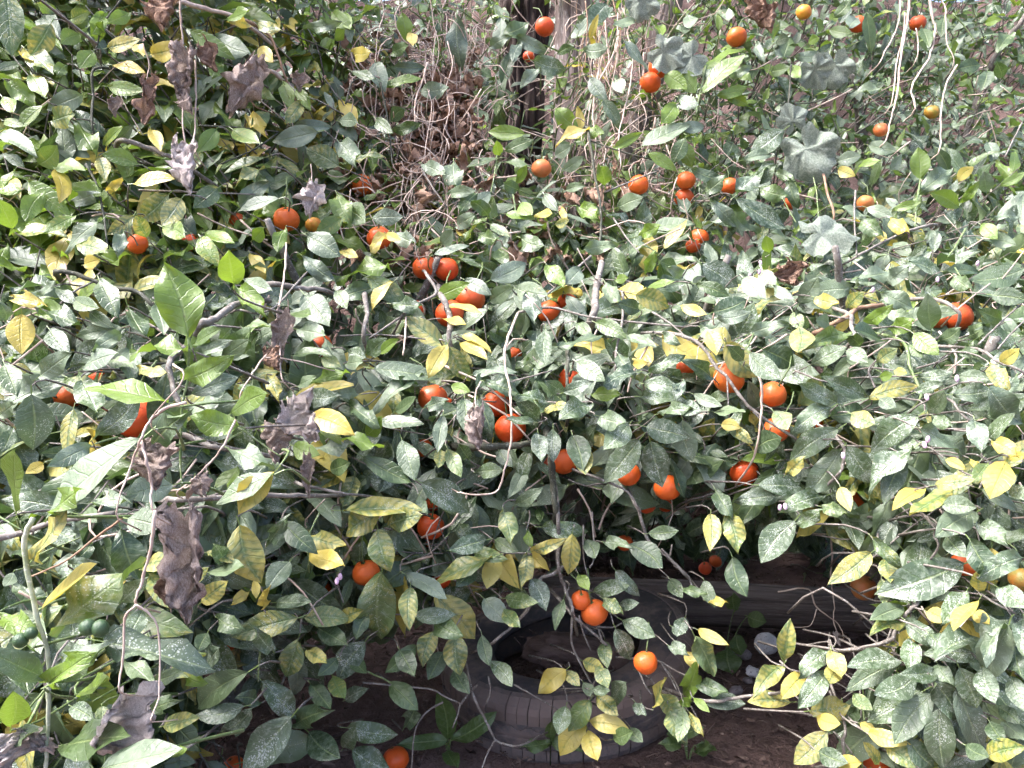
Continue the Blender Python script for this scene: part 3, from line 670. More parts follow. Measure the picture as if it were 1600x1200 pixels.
# ------------------------------------------------------------------ oranges: pixel, apparent diameter, hue, label
O_ = [  # x, y, diameter px, hue (o orange, r red-orange, w pale, y yellow, v olive), wrinkled, label
    (1151, 58, 31, 'o', 0, 'lone bright orange above the light green upright shoot by the slanting trunk'),
    (1256, 19, 24, 'y', 0, 'small yellow-orange fruit high up against dark foliage'),
    (1340, 38, 27, 'r', 0, 'red-orange fruit with a pale leaf across one side, beside hanging vines'),
    (1434, 36, 25, 'r', 0, 'reddish orange behind the long pale hanging vines'),
    (1030, 106, 34, 'o', 1, 'wrinkled upper orange of the touching pair under the lobed leaf'),
    (1016, 129, 33, 'o', 0, 'smooth lower orange of the touching pair under the lobed leaf'),
    (851, 42, 31, 'r', 0, 'orange behind a speckled leaf against the old trunk'),
    (826, 88, 18, 'r', 0, 'sliver of orange at the edge of the dark trunk hollow'),
    (1456, 175, 23, 'v', 0, 'dull olive-yellow unripe orange in the shaded foliage'),
    (1376, 203, 23, 'w', 0, 'small brownish orange touching a hanging pale vine'),
    (846, 263, 31, 'w', 0, 'dull orange below the old trunk, half covered by a white leaf'),
    (733, 213, 19, 'w', 0, 'small dull orange among curled brown dead leaves'),
    (998, 289, 33, 'o', 0, 'orange on a thin bare twig beside a cluster of three more'),
    (1072, 282, 30, 'o', 0, 'upper orange of the cluster behind the dark twig'),
    (1069, 309, 31, 'r', 0, 'lower orange of the cluster behind the dark twig'),
    (1140, 291, 27, 'o', 0, 'orange next to a long white-speckled leaf, right of the cluster'),
    (1237, 317, 23, 'r', 0, None), (1352, 318, 27, 'w', 0, None), (566, 290, 37, 'o', 0, None),
    (447, 343, 42, 'o', 0, 'orange half hidden under a grey dried leaf among green shoots'),
    (490, 351, 26, 'y', 0, 'yellowish orange under a grey dried leaf'),
    (371, 346, 27, 'r', 0, None),
    (215, 381, 33, 'o', 0, 'orange under a mottled yellow leaf on a sunlit shoot'),
    (297, 379, 28, 'r', 0, None), (592, 372, 38, 'o', 0, 'orange peeping between two pale yellow leaves'), (525, 359, 22, 'r', 0, None),
    (698, 421, 38, 'r', 0, 'deep orange fruit beside its twin in the dark gap'), (664, 418, 40, 'r', 0, 'broad orange left of its twin in the dark gap'),
    (1093, 372, 31, 'r', 0, None), (1083, 384, 24, 'r', 0, None), (735, 466, 46, 'r', 0, 'orange under glossy green leaf above the pale yellow sprig'),
    (703, 490, 46, 'r', 0, 'big red-orange fruit behind the thin yellow leaves'), (649, 483, 28, 'r', 0, None), (886, 472, 31, 'r', 0, None), (857, 487, 38, 'r', 0, None),
    (500, 540, 38, 'r', 0, None), (107, 618, 44, 'r', 0, 'orange behind mottled grey leaves above the blue-grey hanging leaf'), (157, 592, 38, 'r', 0, None), (85, 650, 26, 'r', 0, None),
    (214, 655, 64, 'r', 1, 'large rough orange just above the long white leaf'),
    (893, 593, 42, 'r', 0, None), (676, 622, 46, 'r', 0, 'orange striped by thin twigs behind drooping dark leaves'), (694, 634, 30, 'r', 0, None), (777, 630, 44, 'r', 0, None),
    (798, 669, 50, 'r', 0, 'full round orange crossed by a thin pale vine'),
    (881, 721, 43, 'r', 0, 'shaded orange behind two speckled leaves'), (855, 725, 38, 'r', 0, None),
    (982, 741, 38, 'o', 0, 'bright orange below the tip of a broad speckled leaf'),
    (1043, 762, 42, 'o', 0, 'bright round orange hanging free over the dark hollow'),
    (1071, 575, 28, 'r', 0, None),
    (1139, 591, 48, 'o', 1, 'big wrinkled orange behind a grey lichen-covered twig'),
    (1208, 616, 41, 'o', 1, 'creased round orange under a dark mottled leaf'),
    (1213, 672, 40, 'o', 0, 'orange crossed by a bare forked twig'),
    (1163, 738, 44, 'r', 1, 'puckered red-orange fruit on a thin twig over the hollow'),
    (1275, 660, 36, 'r', 0, None), (1300, 653, 27, 'r', 0, None), (1340, 665, 26, 'r', 0, None), (1358, 608, 18, 'r', 0, None),
    (1495, 495, 48, 'r', 0, None), (1252, 567, 18, 'r', 0, None), (1322, 560, 20, 'r', 0, None), (1338, 781, 36, 'r', 0, None),
    (676, 784, 32, 'r', 0, None), (673, 823, 42, 'r', 0, 'orange above another in the shade of mottled leaves'), (681, 852, 33, 'r', 0, None),
    (505, 921, 29, 'o', 0, 'small oval orange hanging under a pale yellow leaf'), (572, 895, 42, 'o', 0, 'orange behind a long yellow-green mottled leaf'),
    (385, 1021, 28, 'o', 0, 'small egg-shaped orange low over the soil'), (353, 1003, 32, 'o', 0, 'orange veiled by dark twigs next to the egg-shaped one'),
    (338, 730, 22, 'y', 0, 'small yellow-orange fruit under the thick grey bough'), (6, 990, 34, 'r', 0, 'orange beside the unripe green lemon fruit'),
    (618, 1187, 42, 'o', 0, 'orange lying on the soil beside a speckled leaf'), (365, 1199, 34, 'o', 0, 'orange on the ground under speckled hanging leaves'), (97, 1146, 28, 'r', 0, None),
    (908, 938, 33, 'o', 0, 'smaller pale orange of the pair hanging over the tyre'), (929, 957, 43, 'o', 0, 'larger orange of the pair hanging over the tyre'),
    (1009, 1035, 37, 'o', 0, 'single orange crossed by a white twig in front of the tyre'),
    (1102, 888, 21, 'r', 0, 'lower of two small oranges in the dark hollow'), (1118, 877, 20, 'r', 0, 'upper of two small oranges in the dark hollow'),
    (1350, 918, 41, 'w', 0, 'pale orange hanging just in front of the log'), (1289, 922, 21, 'r', 0, 'small shaded orange behind the log'),
    (1507, 880, 42, 'o', 0, 'orange mostly hidden by large speckled leaves beside a huge leaf'), (1597, 905, 40, 'v', 0, 'greenish yellow unripe orange among large speckled leaves'),
    (1370, 1186, 50, 'r', 0, 'large orange behind yellow blotched leaves near the ground'), (937, 1112, 24, 'r', 0, 'orange mostly hidden by the mottled leaf cluster on the tyre'),
    (1522, 684, 26, 'r', 0, None), (661, 700, 30, 'r', 0, None), (1010, 788, 30, 'r', 0, None), (976, 848, 26, 'r', 0, None), (690, 905, 30, 'r', 0, None), (803, 553, 26, 'r', 0, None),
    (252, 431, 24, 'r', 0, None), (1465, 500, 30, 'r', 0, None), (1405, 780, 26, 'r', 0, None), (1040, 790, 22, 'r', 0, None), (622, 850, 26, 'r', 0, None)]
HUE = {'o': (0.58, 0.112, 0.014), 'r': (0.54, 0.076, 0.012), 'w': (0.52, 0.19, 0.06), 'y': (0.54, 0.26, 0.03), 'v': (0.24, 0.20, 0.03)}
def orange_mesh(var, wrinkled):
    n, m = 22, 14
    v, f = [], []
    for j in range(m + 1):
        th = math.pi * j / m
        for i in range(n):
            ph = 2 * math.pi * i / n
            d = np.array([math.sin(th) * math.cos(ph), math.sin(th) * math.sin(ph), math.cos(th)])
            r = 0.5 * (1 + 0.055 * mnoise.noise(Vector(d * 1.6) + Vector((var * 5.0, 0, 0))))
            r *= 1 - 0.10 * math.exp(-(th / 0.28) ** 2) - 0.03 * math.exp(-((math.pi - th) / 0.2) ** 2)
            if wrinkled:
                r *= 1 + 0.05 * mnoise.noise(Vector(d * 3.2) + Vector((0, var * 7.0, 0))) - 0.10 * math.exp(-((ph - 2.2 - var) / 0.16) ** 2) * math.sin(th)
            q = d * r
            q[2] *= 0.93
            v.append(q)
    for j in range(m):
        for i in range(n):
            i2 = (i + 1) % n
            f.append((j * n + i, (j + 1) * n + i, (j + 1) * n + i2, j * n + i2))
    me = mesh_from('orange_fruit', v, f)
    me.materials.append(M['orange'])
    return me
ORM = [orange_mesh(i, False) for i in range(4)] + [orange_mesh(i + 4, True) for i in range(3)]
def calyx_mesh():
    b = MB()
    v = [(0, 0, 0.455)]
    for i in range(10):
        r = 0.13 if i % 2 == 0 else 0.06
        v.append((r * math.cos(i * math.pi / 5), r * math.sin(i * math.pi / 5), 0.435 if i % 2 else 0.425))
    b.add([np.array(q) for q in v], [(0, 1 + i, 1 + (i + 1) % 10) for i in range(10)])
    me = mesh_from('calyx', b.v, b.f)
    me.materials.append(M['calyx'])
    return me
def stalk_mesh():
    b = MB()
    b.tube([(0, 0, 0.40), (0.03, 0.05, 0.8), (0.10, 0.22, 1.2), (0.1, 0.6, 1.5)], [0.035, 0.028, 0.028, 0.03], 5)
    me = mesh_from('stalk', b.v, b.f)
    me.materials.append(M['stem'])
    return me
CALYX, STALK = calyx_mesh(), stalk_mesh()
ORANGES = []
for (x, y, dpx, hue, wr, label) in O_:
    d = front(x, y) + (0.05 if label and hue != 'r' else 0.11 if label else 0.15)
    ground_fruit = label and ('on the soil' in label or 'on the ground' in label)
    size = dpx / FPX * d
    if label and 'hollow' in label and 'small' in label:
        d = 2.3
    if label and 'behind the log' in label:
        d = 2.75
    if label and 'over the tyre' in label: d = 1.60
    if label and 'front of the tyre' in label: d = 1.55
    if label and 'in front of the log' in label: d = 1.75
    size = dpx / FPX * d
    # fruit of one orchard: keep sizes believable by moving hidden ones in or out
    if size < 0.038: d *= 0.038 / size
    if size > 0.072: d *= 0.072 / size
    size = dpx / FPX * d
    p = P(x, y, d)
    if ground_fruit:
        p = ground_hit(x, y, 0.026)
        size = dpx / FPX * proj(p)[2]
    if label is None:
        reg = ('among pale shoots in the upper thicket' if y < 400 else 'deep in the shade of the orange tree' if 560 < x < 1130 else 'behind grey-green leaves beside the lemon tree' if x <= 560 else 'behind large speckled leaves above the log')
        label, grp = 'ripe orange mostly hidden by leaves, ' + reg, 'half-hidden oranges ' + reg
    else:
        grp = 'oranges in the citrus thicket'
    hc = np.array(HUE[hue]) * (0.82 + 0.36 * rng.random(3))
    me = ORM[4 + random.randrange(3)] if wr else ORM[random.randrange(4)]
    s = size * (0.97 + 0.06 * random.random())
    rot = Matrix.Rotation(random.uniform(-0.5, 0.5), 4, 'X') @ Matrix.Rotation(random.uniform(-0.4, 0.4), 4, 'Y') @ Matrix.Rotation(random.uniform(-1.2, 1.2), 4, 'Z')
    o = obj('orange', me, None, None, Matrix.Translation(Vector(p)) @ rot @ Matrix.Diagonal((s, s, s * (1.12 if label and 'egg' in label or label and 'oval' in label else 1.0), 1)))
    o.color = (*hc, 1)
    tag(o, label, 'orange', grp)
    obj('calyx', CALYX, o)
    if not ground_fruit:
        obj('stalk', STALK, o)
    ORANGES.append((x, y, d, dpx, label))

# ------------------------------------------------------------------ sprigs that fill the thicket behind the front leaves
OR = np.array([(a[0], a[1], a[2], a[3], 0.26 if 'mostly hidden' in a[4] else 0.45 if any(w_ in a[4] for w_ in ('half', 'behind', 'peeping', 'under', 'sliver', 'veiled')) else 0.56) for a in ORANGES])
POLY = [(560, 1010), (640, 990), (700, 945), (790, 930), (850, 880), (870, 760), (940, 770), (1000, 800), (1110, 770), (1190, 840), (1310, 830), (1400, 905), (1390, 1010), (1340, 1060), (1300, 1110), (1300, 1260), (560, 1260)]
POLY2 = [(240, 1010), (400, 1030), (560, 1010), (560, 1260), (330, 1260), (270, 1120)]
def inside(poly, x, y):
    c = False
    j = len(poly) - 1
    for i in range(len(poly)):
        xi, yi = poly[i]
        xj, yj = poly[j]
        if (yi > y) != (yj > y) and x < (xj - xi) * (y - yi) / (yj - yi) + xi:
            c = not c
        j = i
    return c
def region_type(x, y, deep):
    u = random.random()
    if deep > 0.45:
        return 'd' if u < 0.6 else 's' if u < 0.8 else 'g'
    if y < 420 and x < 560:
        return 'l' if u < 0.30 else 'o' if u < 0.56 else 'm' if u < 0.66 else 'y' if u < 0.75 else 'p' if u < 0.94 else 'g'
    if y < 420 and x < 1130:
        return 'l' if u < 0.24 else 'o' if u < 0.40 else 'p' if u < 0.66 else 's' if u < 0.78 else 'y' if u < 0.82 else 'g'
    if y < 300:
        return 'g' if u < 0.34 else 'd' if u < 0.48 else 'o' if u < 0.62 else 'l' if u < 0.76 else 'p' if u < 0.86 else 's'
    if x > 1130:
        return 's' if u < 0.42 else 'p' if u < 0.58 else 'm' if u < 0.70 else 'b' if u < 0.80 else 'l' if u < 0.86 else 'y' if u < 0.91 else 'g'
    if x < 560:
        return 'p' if u < 0.22 else 's' if u < 0.44 else 'g' if u < 0.64 else 'm' if u < 0.78 else 'd' if u < 0.88 else 'l' if u < 0.96 else 'y'
    return 's' if u < 0.36 else 'd' if u < 0.54 else 'p' if u < 0.70 else 'm' if u < 0.80 else 'g' if u < 0.96 else 'y'
def blocked(pts, dcut=0.0):
    px, py, dd = proj(pts)
    for i in range(len(pts)):
        k = (OR[:, 2] > dd[i]) & ((OR[:, 0] - px[i]) ** 2 + (OR[:, 1] - py[i]) ** 2 < (OR[:, 3] * OR[:, 4]) ** 2)
        if k.any():
            return True
    return False
def sprig(px, py, d, off, scale=1.0):
    """a twig with leaves in a spiral, growing out of the thicket"""
    tip = P(px, py, d)
    inframe = -40 < px < 1640 and -40 < py < 1240
    upc = np.interp(py, [0, 350, 700, 1100], [0.9, 0.6, 0.15, -0.35])
    dirv = nrm(np.array([random.uniform(-0.8, 0.8), -0.55 + random.uniform(-0.4, 0.5), upc + random.uniform(-0.4, 0.4)]))
    ln = random.uniform(0.10, 0.22)
    start = tip - dirv * ln
    tw = [start + np.array([random.uniform(-.03, .03), 0.10, random.uniform(-0.10, 0.0)]), start, start + dirv * ln * 0.5 + (rng.random(3) - 0.5) * 0.02, tip]
    nl = random.randint(6, 10)
    a0 = random.random() * 6.28
    s1 = nrm(np.cross(dirv, (0.1, 0.3, 1)))
    s2 = np.cross(dirv, s1)
    base_ty = region_type(px, py, off)
    size = random.uniform(0.086, 0.126) * (0.76 if py < 330 and px > 900 else 1.08 if py > 420 or px < 560 else 0.95)
    size *= scale
    out = []
    for i in range(nl):
        t = 0.25 + 0.75 * i / (nl - 1)
        b = start + dirv * ln * t
        a = a0 + i * 2.4
        rad = s1 * math.cos(a) + s2 * math.sin(a)
        y = nrm(rad * 0.9 + dirv * (0.25 + 0.4 * t) + np.array([0, 0, -0.32 - 0.3 * (py > 450)]) + (rng.random(3) - 0.5) * 0.4)
        L = size * random.uniform(0.62, 1.25)
        nv = dirv * 0.7 + UPV * 0.75 + np.array([0, -0.25 - 0.45 * (py > 450), 0]) + (rng.random(3) - 0.5) * 0.7
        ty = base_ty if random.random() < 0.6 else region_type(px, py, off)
        mid_ = b + y * L * 0.55
        end = b + y * L
        q = np.array([b, mid_, end])
        if end[2] < ground_z(end[0], end[1]) + 0.03:
            continue
        qx, qy, qd = proj(q)
        if -60 < qx[1] < 1660 and -60 < qy[1] < 1260:
            if qd.min() < front(qx[1], qy[1]) + 0.03:
                continue
            if blocked(q):
                continue
            bad = False
            for e in range(3):
                if qd[e] < 2.55 and (inside(POLY, qx[e], qy[e]) or (inside(POLY2, qx[e], qy[e]) and random.random() < 0.6)):
                    bad = True
            if bad:
                continue
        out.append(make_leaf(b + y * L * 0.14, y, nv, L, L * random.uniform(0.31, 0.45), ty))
    if len(out) < 2:
        return
    key = which_tree(px, py, d)
    if d > front(px, py) + 0.45 and key in ('mid', 'right') and py < 560:
        key = 'back' if px < 1130 else 'uright'
    T = TREES[key]
    for lf in out:
        c = lf.base + lf.Y * lf.L * 0.5
        qx, qy, qd = proj(c)
        vis = abs(lf.Z.dot(nrm(VIEW - c)))
        lf.score = (lf.L * lf.W / qd ** 2) * (0.3 + vis) * math.exp(-off * 9) if (-20 < qx < 1620 and -20 < qy < 1220) else 0
        T['leaves'].append(lf)
    T['twig'].tube(smooth_path(tw, 2), np.linspace(0.0028, 0.0013, 7), 4)
def density(px, py):
    k = 1.0
    if 600 < px < 930 and py < 250: k = 0.26
    elif 600 < px < 880 and py < 330: k = 0.7
    elif 530 < px < 1010 and py < 260: k = 0.7
    elif 880 <= px < 1120 and py < 120: k = 0.5
    if 470 < px < 730 and 430 < py < 570: k = 0.45
    return k
LAYERS = ((55, 0.04, 0.15), (62, 0.15, 0.36), (80, 0.34, 0.80), (88, 0.80, 1.35))  # deepest layer added to block sky light and darken the thicket's interior
for (cell, o0, o1) in LAYERS:
    for gx in np.arange(-430, 2040, cell):
        for gy in np.arange(-330, 1330, cell):
            px, py = gx + random.random() * cell, gy + random.random() * cell
            if not (-60 < px < 1660 and -60 < py < 1260) and random.random() < 0.45:
                continue
            if random.random() > density(px, py):
                continue
            if o0 > 0.5 and py > 900: continue
            off = random.uniform(o0, o1)
            sprig(px, py, front(px, py) + off, off)

for k_ in range(130):   # small young shoots among the big leaves
    px, py = random.uniform(-40, 1640), random.uniform(-40, 900)
    sprig(px, py, front(px, py) + random.uniform(0.04, 0.10), 0.05, 0.48)
for k_ in range(150):   # shaded undergrowth in the hollow behind the log
    px, py = random.uniform(780, 1420), random.uniform(720, 935)
    sprig(px, py, random.uniform(2.7, 3.2), 0.7)

def stuff_mesh(leaves, org, data, name):
    nv = len(data[0][0])
    N = len(leaves)
    co = np.empty((N, nv, 3))
    for i, lf in enumerate(leaves):
        v = data[lf.var][0]
        co[i] = lf.base - org + v[:, 0:1] * lf.X * lf.W + v[:, 1:2] * lf.Y * lf.L + v[:, 2:3] * lf.Z * lf.L
    f0 = np.array(data[0][1])
    faces = (f0[None] + (np.arange(N) * nv)[:, None, None]).reshape(-1, 4)
    me = bpy.data.meshes.new(name)
    me.vertices.add(N * nv)
    me.vertices.foreach_set('co', co.ravel().astype(np.float32))
    nf = len(faces)
    me.loops.add(nf * 4)
    me.loops.foreach_set('vertex_index', faces.ravel().astype(np.int32))
    me.polygons.add(nf)
    me.polygons.foreach_set('loop_start', np.arange(0, nf * 4, 4, dtype=np.int32))
    me.polygons.foreach_set('use_smooth', np.ones(nf, dtype=bool))
    me.update(calc_edges=True)
    uvl = me.uv_layers.new(name='UVMap')
    uv1 = data[0][2][f0.ravel()]
    uvl.data.foreach_set('uv', np.tile(uv1, (N, 1)).ravel().astype(np.float32))
    pa = me.attributes.new('par', 'FLOAT_COLOR', 'POINT')
    pa.data.foreach_set('color', np.repeat(np.array([l.par for l in leaves]), nv, axis=0).ravel().astype(np.float32))
    ra = me.attributes.new('rnd', 'FLOAT', 'POINT')
    ra.data.foreach_set('value', np.repeat(np.array([l.rnd for l in leaves]), nv).astype(np.float32))
    me.materials.append(M['leaf_mass'])
    me.validate()
    return me
# ------------------------------------------------------------------ branches (parts of their trees)
def line_pts(cid, flat, depth=None, doff=0.0):
    pts = []
    for i in range(0, len(flat), 2):
        x, y = cx(cid, flat[i], flat[i + 1])
        d = depth if depth else front(min(max(x, 0), 1600), min(max(y, 0), 1200)) + doff
        pts.append(P(x, y, d + random.uniform(-0.01, 0.01)))
    return pts
def branch(cid, key, rpx, mat, flat, depth=None, doff=-0.015, taper=0.7, name='branch'):
    flat = [float(q) for q in flat.split()]
    pts = line_pts(cid, flat, depth, doff)
    dm = proj(pts[0])[2]
    if rpx >= 13 and depth is None:      # both ends run back into the thicket
        e0, e1 = nrm(pts[0] - pts[1]), nrm(pts[-1] - pts[-2])
        bk = np.array([0, 1.0, -0.25])
        pts = [pts[0] + e0 * 0.06 + bk * 0.11] + pts + [pts[-1] + e1 * 0.06 + bk * 0.09]
    r = rpx * 0.3375 / FPX * dm * 0.5
    path = smooth_path(pts, 5, r * 0.5)
    b = MB()
    n = len(path)
    rad = [r * (1 + (taper - 1) * i / (n - 1)) * random.uniform(0.88, 1.14) for i in range(n)]
    b.tube(path, rad, 7, 0.16)
    T = TREES[key]
    o = b.build(name, M[mat], T['o'], T['loc'])
    T.setdefault('br', []).append((o, np.array(path)))
    return o
BR = '''A uleft 26 vine 800 10 950 40 1100 85
A uleft 16 vine_brown 1100 85 1250 170 1320 360
A uleft 9 bark_dark 1200 120 1400 180 1600 270
A uleft 9 bark_dark 1120 110 1000 160 900 210
A uleft 26 bark 560 650 700 690 810 740
A uleft 14 bark_dark 435 320 432 450 430 600
A uleft 10 bark_dark 560 0 480 110 440 240
A uleft 12 bark_dark 400 760 450 860 480 1000 500 1150
A uleft 10 bark_dark 920 580 1100 590 1290 610
A uleft 9 bark_dark 1290 610 1180 690 1020 760
A uleft 8 bark_dark 20 210 100 310 190 420
A uleft 10 bark 640 880 900 890 1180 900
A uleft 22 vine 1230 320 1310 370
A uleft 8 vine_brown 1140 420 1180 490 1250 520
B back 14 bark_dark 1150 600 1180 800 1210 960 1210 1110
B back 8 bark_dark 1160 650 1300 700 1450 740
B back 9 bark 1230 890 1400 820 1480 790
B back 10 bark_dark 190 380 215 500 235 640 245 760
B back 9 bark_dark 30 480 60 380 120 360
B back 7 stem 730 720 715 830 700 900
B back 8 vine 1200 380 1280 220 1290 60
B back 9 bark 380 780 440 880 500 960
B back 8 bark 1270 1010 1330 1100 1390 1170
B back 9 stem 800 880 815 960 820 1040
C uright 13 vine_brown 660 790 690 900 720 1000
C uright 10 bark_dark 520 300 515 420 505 500
C uright 9 bark_dark 770 240 760 320 750 400
C uright 8 stem 1270 60 1330 130 1380 200
C uright 12 stem 130 300 100 430 80 540
C uright 8 bark_dark 720 440 640 470 560 480
C uright 9 bark_dark 950 530 880 580 820 620
C right 10 stem 1120 830 1105 930 1095 1050
C right 14 bark 1190 1040 1060 1070 950 1120 840 1180
C right 12 stem 1330 1060 1290 1130 1250 1190
C right 9 bark 820 880 815 1000 825 1180
C right 7 stem 480 910 510 970 545 1030
C right 8 bark 1590 570 1550 650 1510 730
D mleft 34 bark 700 850 850 830 950 870 1040 890
D mleft 40 bark 920 330 1000 290 1100 220
D mleft 13 bark 1100 250 1200 265 1290 220 1440 60
D mleft 24 bark_dark 260 70 370 90 500 140 640 170 720 240
D mleft 12 bark 280 220 350 160 430 120
D mleft 30 bark 790 480 800 580 830 680
D mleft 14 stem 875 380 870 560 845 690 835 900 845 1080 @1.17
D mleft 10 stem 880 380 930 260 1000 180 @1.18
D mleft 30 bark 780 1130 1000 1120 1200 1105 1420 1110
D mleft 12 bark 930 320 1080 330 1240 350
D mleft 10 stem 1100 790 1200 860 1300 930 @1.14
D mleft 30 bark 1240 130 1400 150 1500 160
G mleft 9 bark 520 370 505 440 495 500
G mleft 22 bark_dark 330 830 400 770 470 720
G mleft 9 bark 1580 270 1560 320 1590 420
G mleft 11 stem 1210 590 1200 690 1195 790
G mleft 9 stem 1480 0 1430 120 1430 280
D mid 16 bark 1400 1060 1500 1080 1600 1100
G fore 32 bark -60 140 100 95 260 45 530 5 @1.0
G fore 26 pale_stem 150 30 112 160 170 470 220 640 228 800 222 1000 210 1230 @0.84
G fore 12 stem 228 800 150 890 80 980 @0.85
G fore 10 stem -20 10 60 60 120 90 @0.87
G fore 9 stem 140 220 240 170 370 120 @0.95
G fore 12 vine_brown 580 20 430 130 300 230 140 300 @0.93
E mid 13 bark 1310 170 1312 300 1285 420 1278 520
E mid 12 bark 830 260 980 240 1150 280 1310 300 1600 330
E mid 11 bark 310 265 230 320 140 380
E mid 9 bark 0 370 200 365 400 385
E mid 11 vine 490 510 650 580 740 650 840 740
E mid 10 bark 780 585 880 560 985 530
E mid 16 bark 400 80 450 170 360 220 300 265
E mid 12 bark 1165 0 1060 90 960 180
E mid 30 bark 470 180 510 280 510 380
E mid 26 bark 120 180 130 270 110 350
E mid 40 bark 1180 260 1190 160 1215 40
E mid 9 vine 310 280 305 380 295 460
E mid 8 bark_dark 60 700 130 690 230 600
E mid 13 bark 1200 1030 1300 1070 1350 1110 1390 1185
E mid 34 bark_dark 980 920 990 1050 1000 1185
E mid 40 bark_dark 660 880 780 880 870 870
E mid 9 bark 310 1010 380 1060
E mid 10 bark 1450 260 1530 310 1600 370
E mid 20 bark_dark 1060 470 1055 560 1060 640
F right 17 bark -20 360 100 410 180 520 225 560 320 690 440 780 560 865
F right 13 vine 375 560 385 690 380 760 350 930
F right 26 vine_brown 780 280 830 245 930 228
F right 22 bark 790 270 800 320 810 380
F right 20 bark 1180 200 1300 260
F right 15 stem 1040 400 1075 520 1110 600 1120 660
F right 11 bark 910 610 880 530 920 480
F right 16 bark 1380 430 1480 490 1600 540
F right 10 bark 1390 410 1500 300 1610 200
F right 9 bark 1480 430 1540 360 1610 290
F right 9 bark 1100 520 1200 490 1290 430
F right 9 bark 225 560 230 650 235 750
F right 10 bark 540 530 640 570 720 590
F right 9 bark 490 900 600 890 700 880
F right 18 bark 770 900 760 960 740 1010
F right 12 bark 1450 960 1410 1040 1390 1080
F right 9 bark 1300 990 1360 1020 1400 1035
F right 9 bark_dark 800 150 860 190 940 220
F right 14 bark 1240 660 1300 720 1360 790
F right 10 bark 650 270 720 280 790 290
F right 9 bark 320 690 380 760 410 820 430 790
H mid 22 bark 1010 -20 1015 130 1015 260 1040 340 1070 420 1085 480
H mid 17 bark 1085 480 1140 530 1200 580 1225 605
H mid 18 bark 1000 280 930 310 905 400 830 500 710 605
H mid 12 bark 1080 480 1075 600 1110 690 1170 800
H mid 10 bark 1110 480 1130 560 1165 640
H mid 10 bark 1190 530 1260 535 1310 515
H mid 10 bark 1200 540 1215 590 1220 610
H mid 12 bark 1280 672 1390 680 1480 690 1540 725 1610 760
H mid 10 bark 1380 720 1410 790 1450 850
H mid 10 bark 1485 690 1530 760 1565 830
H mid 18 bark 1385 -10 1420 110 1470 170 1530 215 1610 300
H mid 10 bark 1490 170 1530 200 1540 150
H mid 11 bark 740 190 820 190 890 195
H mid 8 bark 1130 60 1130 200 1150 300
H mid 9 bark 1170 0 1180 200 1160 260
H mid 10 bark 110 790 220 800 330 812 430 822 500 860 565 890
H mid 12 bark 560 890 600 840 640 800
H mid 9 bark 560 890 545 950 525 1000
H mid 13 bark 620 850 660 930 690 990 720 1050 770 1075 840 1080
H mid 9 bark 720 1060 690 1110 660 1185
H mid 9 bark 690 760 700 830 680 890
H mid 8 bark 810 800 900 850 1040 930
H mid 9 bark 480 880 400 930 350 1020 335 1185
H mid 10 stem 130 740 200 770 240 790
I right 18 bark 120 875 250 862 350 848 450 838 570 825
I right 13 bark 770 640 870 620 960 598
I right 22 bark 960 605 1010 540 1060 460 1110 410
I right 18 bark 755 1150 762 1060 770 990
I right 9 bark 470 690 520 730 590 740
I right 9 bark 700 590 720 640 740 650
I right 14 bark 1170 50 1185 110 1200 170
I right 9 stem 1170 840 1210 790 1200 720
I right 10 bark 1400 380 1480 430 1560 470
I mid 11 bark -20 245 40 290 65 345
I mid 9 bark 60 900 90 960 110 1010'''
for ln_ in BR.split('\n'):
    cid, key, r_, mt, rest_ = ln_.split(' ', 4)
    dep = None
    if '@' in rest_:
        rest_, dd_ = rest_.split('@')
        dep = float(dd_)
    branch(cid, key, float(r_), mt, rest_, dep)
tot = 0
for key, T in TREES.items():
    hero = [l for l in T['leaves'] if l.hero]
    rest = sorted([l for l in T['leaves'] if not l.hero], key=lambda l: -l.score)
    k = max(0, 296 - len(hero))
    own = hero + rest[:k]
    rest = rest[k:]
    tot += len(hero) + len(rest) + k
    for lf in own:
        par_o, best = T['o'], 0.07
        for (bo, bp) in T.get('br', ()):
            dd_ = np.sqrt(((bp - lf.base) ** 2).sum(1)).min()
            if dd_ < best:
                par_o, best = bo, dd_
        o = obj('leaf', LEAF_ME[lf.var], par_o, None, lf.matrix(T['loc']))
        o.color = tuple(lf.par)
    nr = [l for l in rest if l.score > 2e-6]
    fr = [l for l in rest if l.score <= 2e-6]
    if nr:
        tag(obj('foliage', stuff_mesh(nr, T['loc'], HI, 'foliage'), T['o']), kind='stuff')
    if fr:
        tag(obj('outer_foliage', stuff_mesh(fr, T['loc'], LO, 'outer_foliage'), T['o']), kind='stuff')
    print('TREE', key, len(hero), len(own), len(rest))
print('LEAVES', tot)

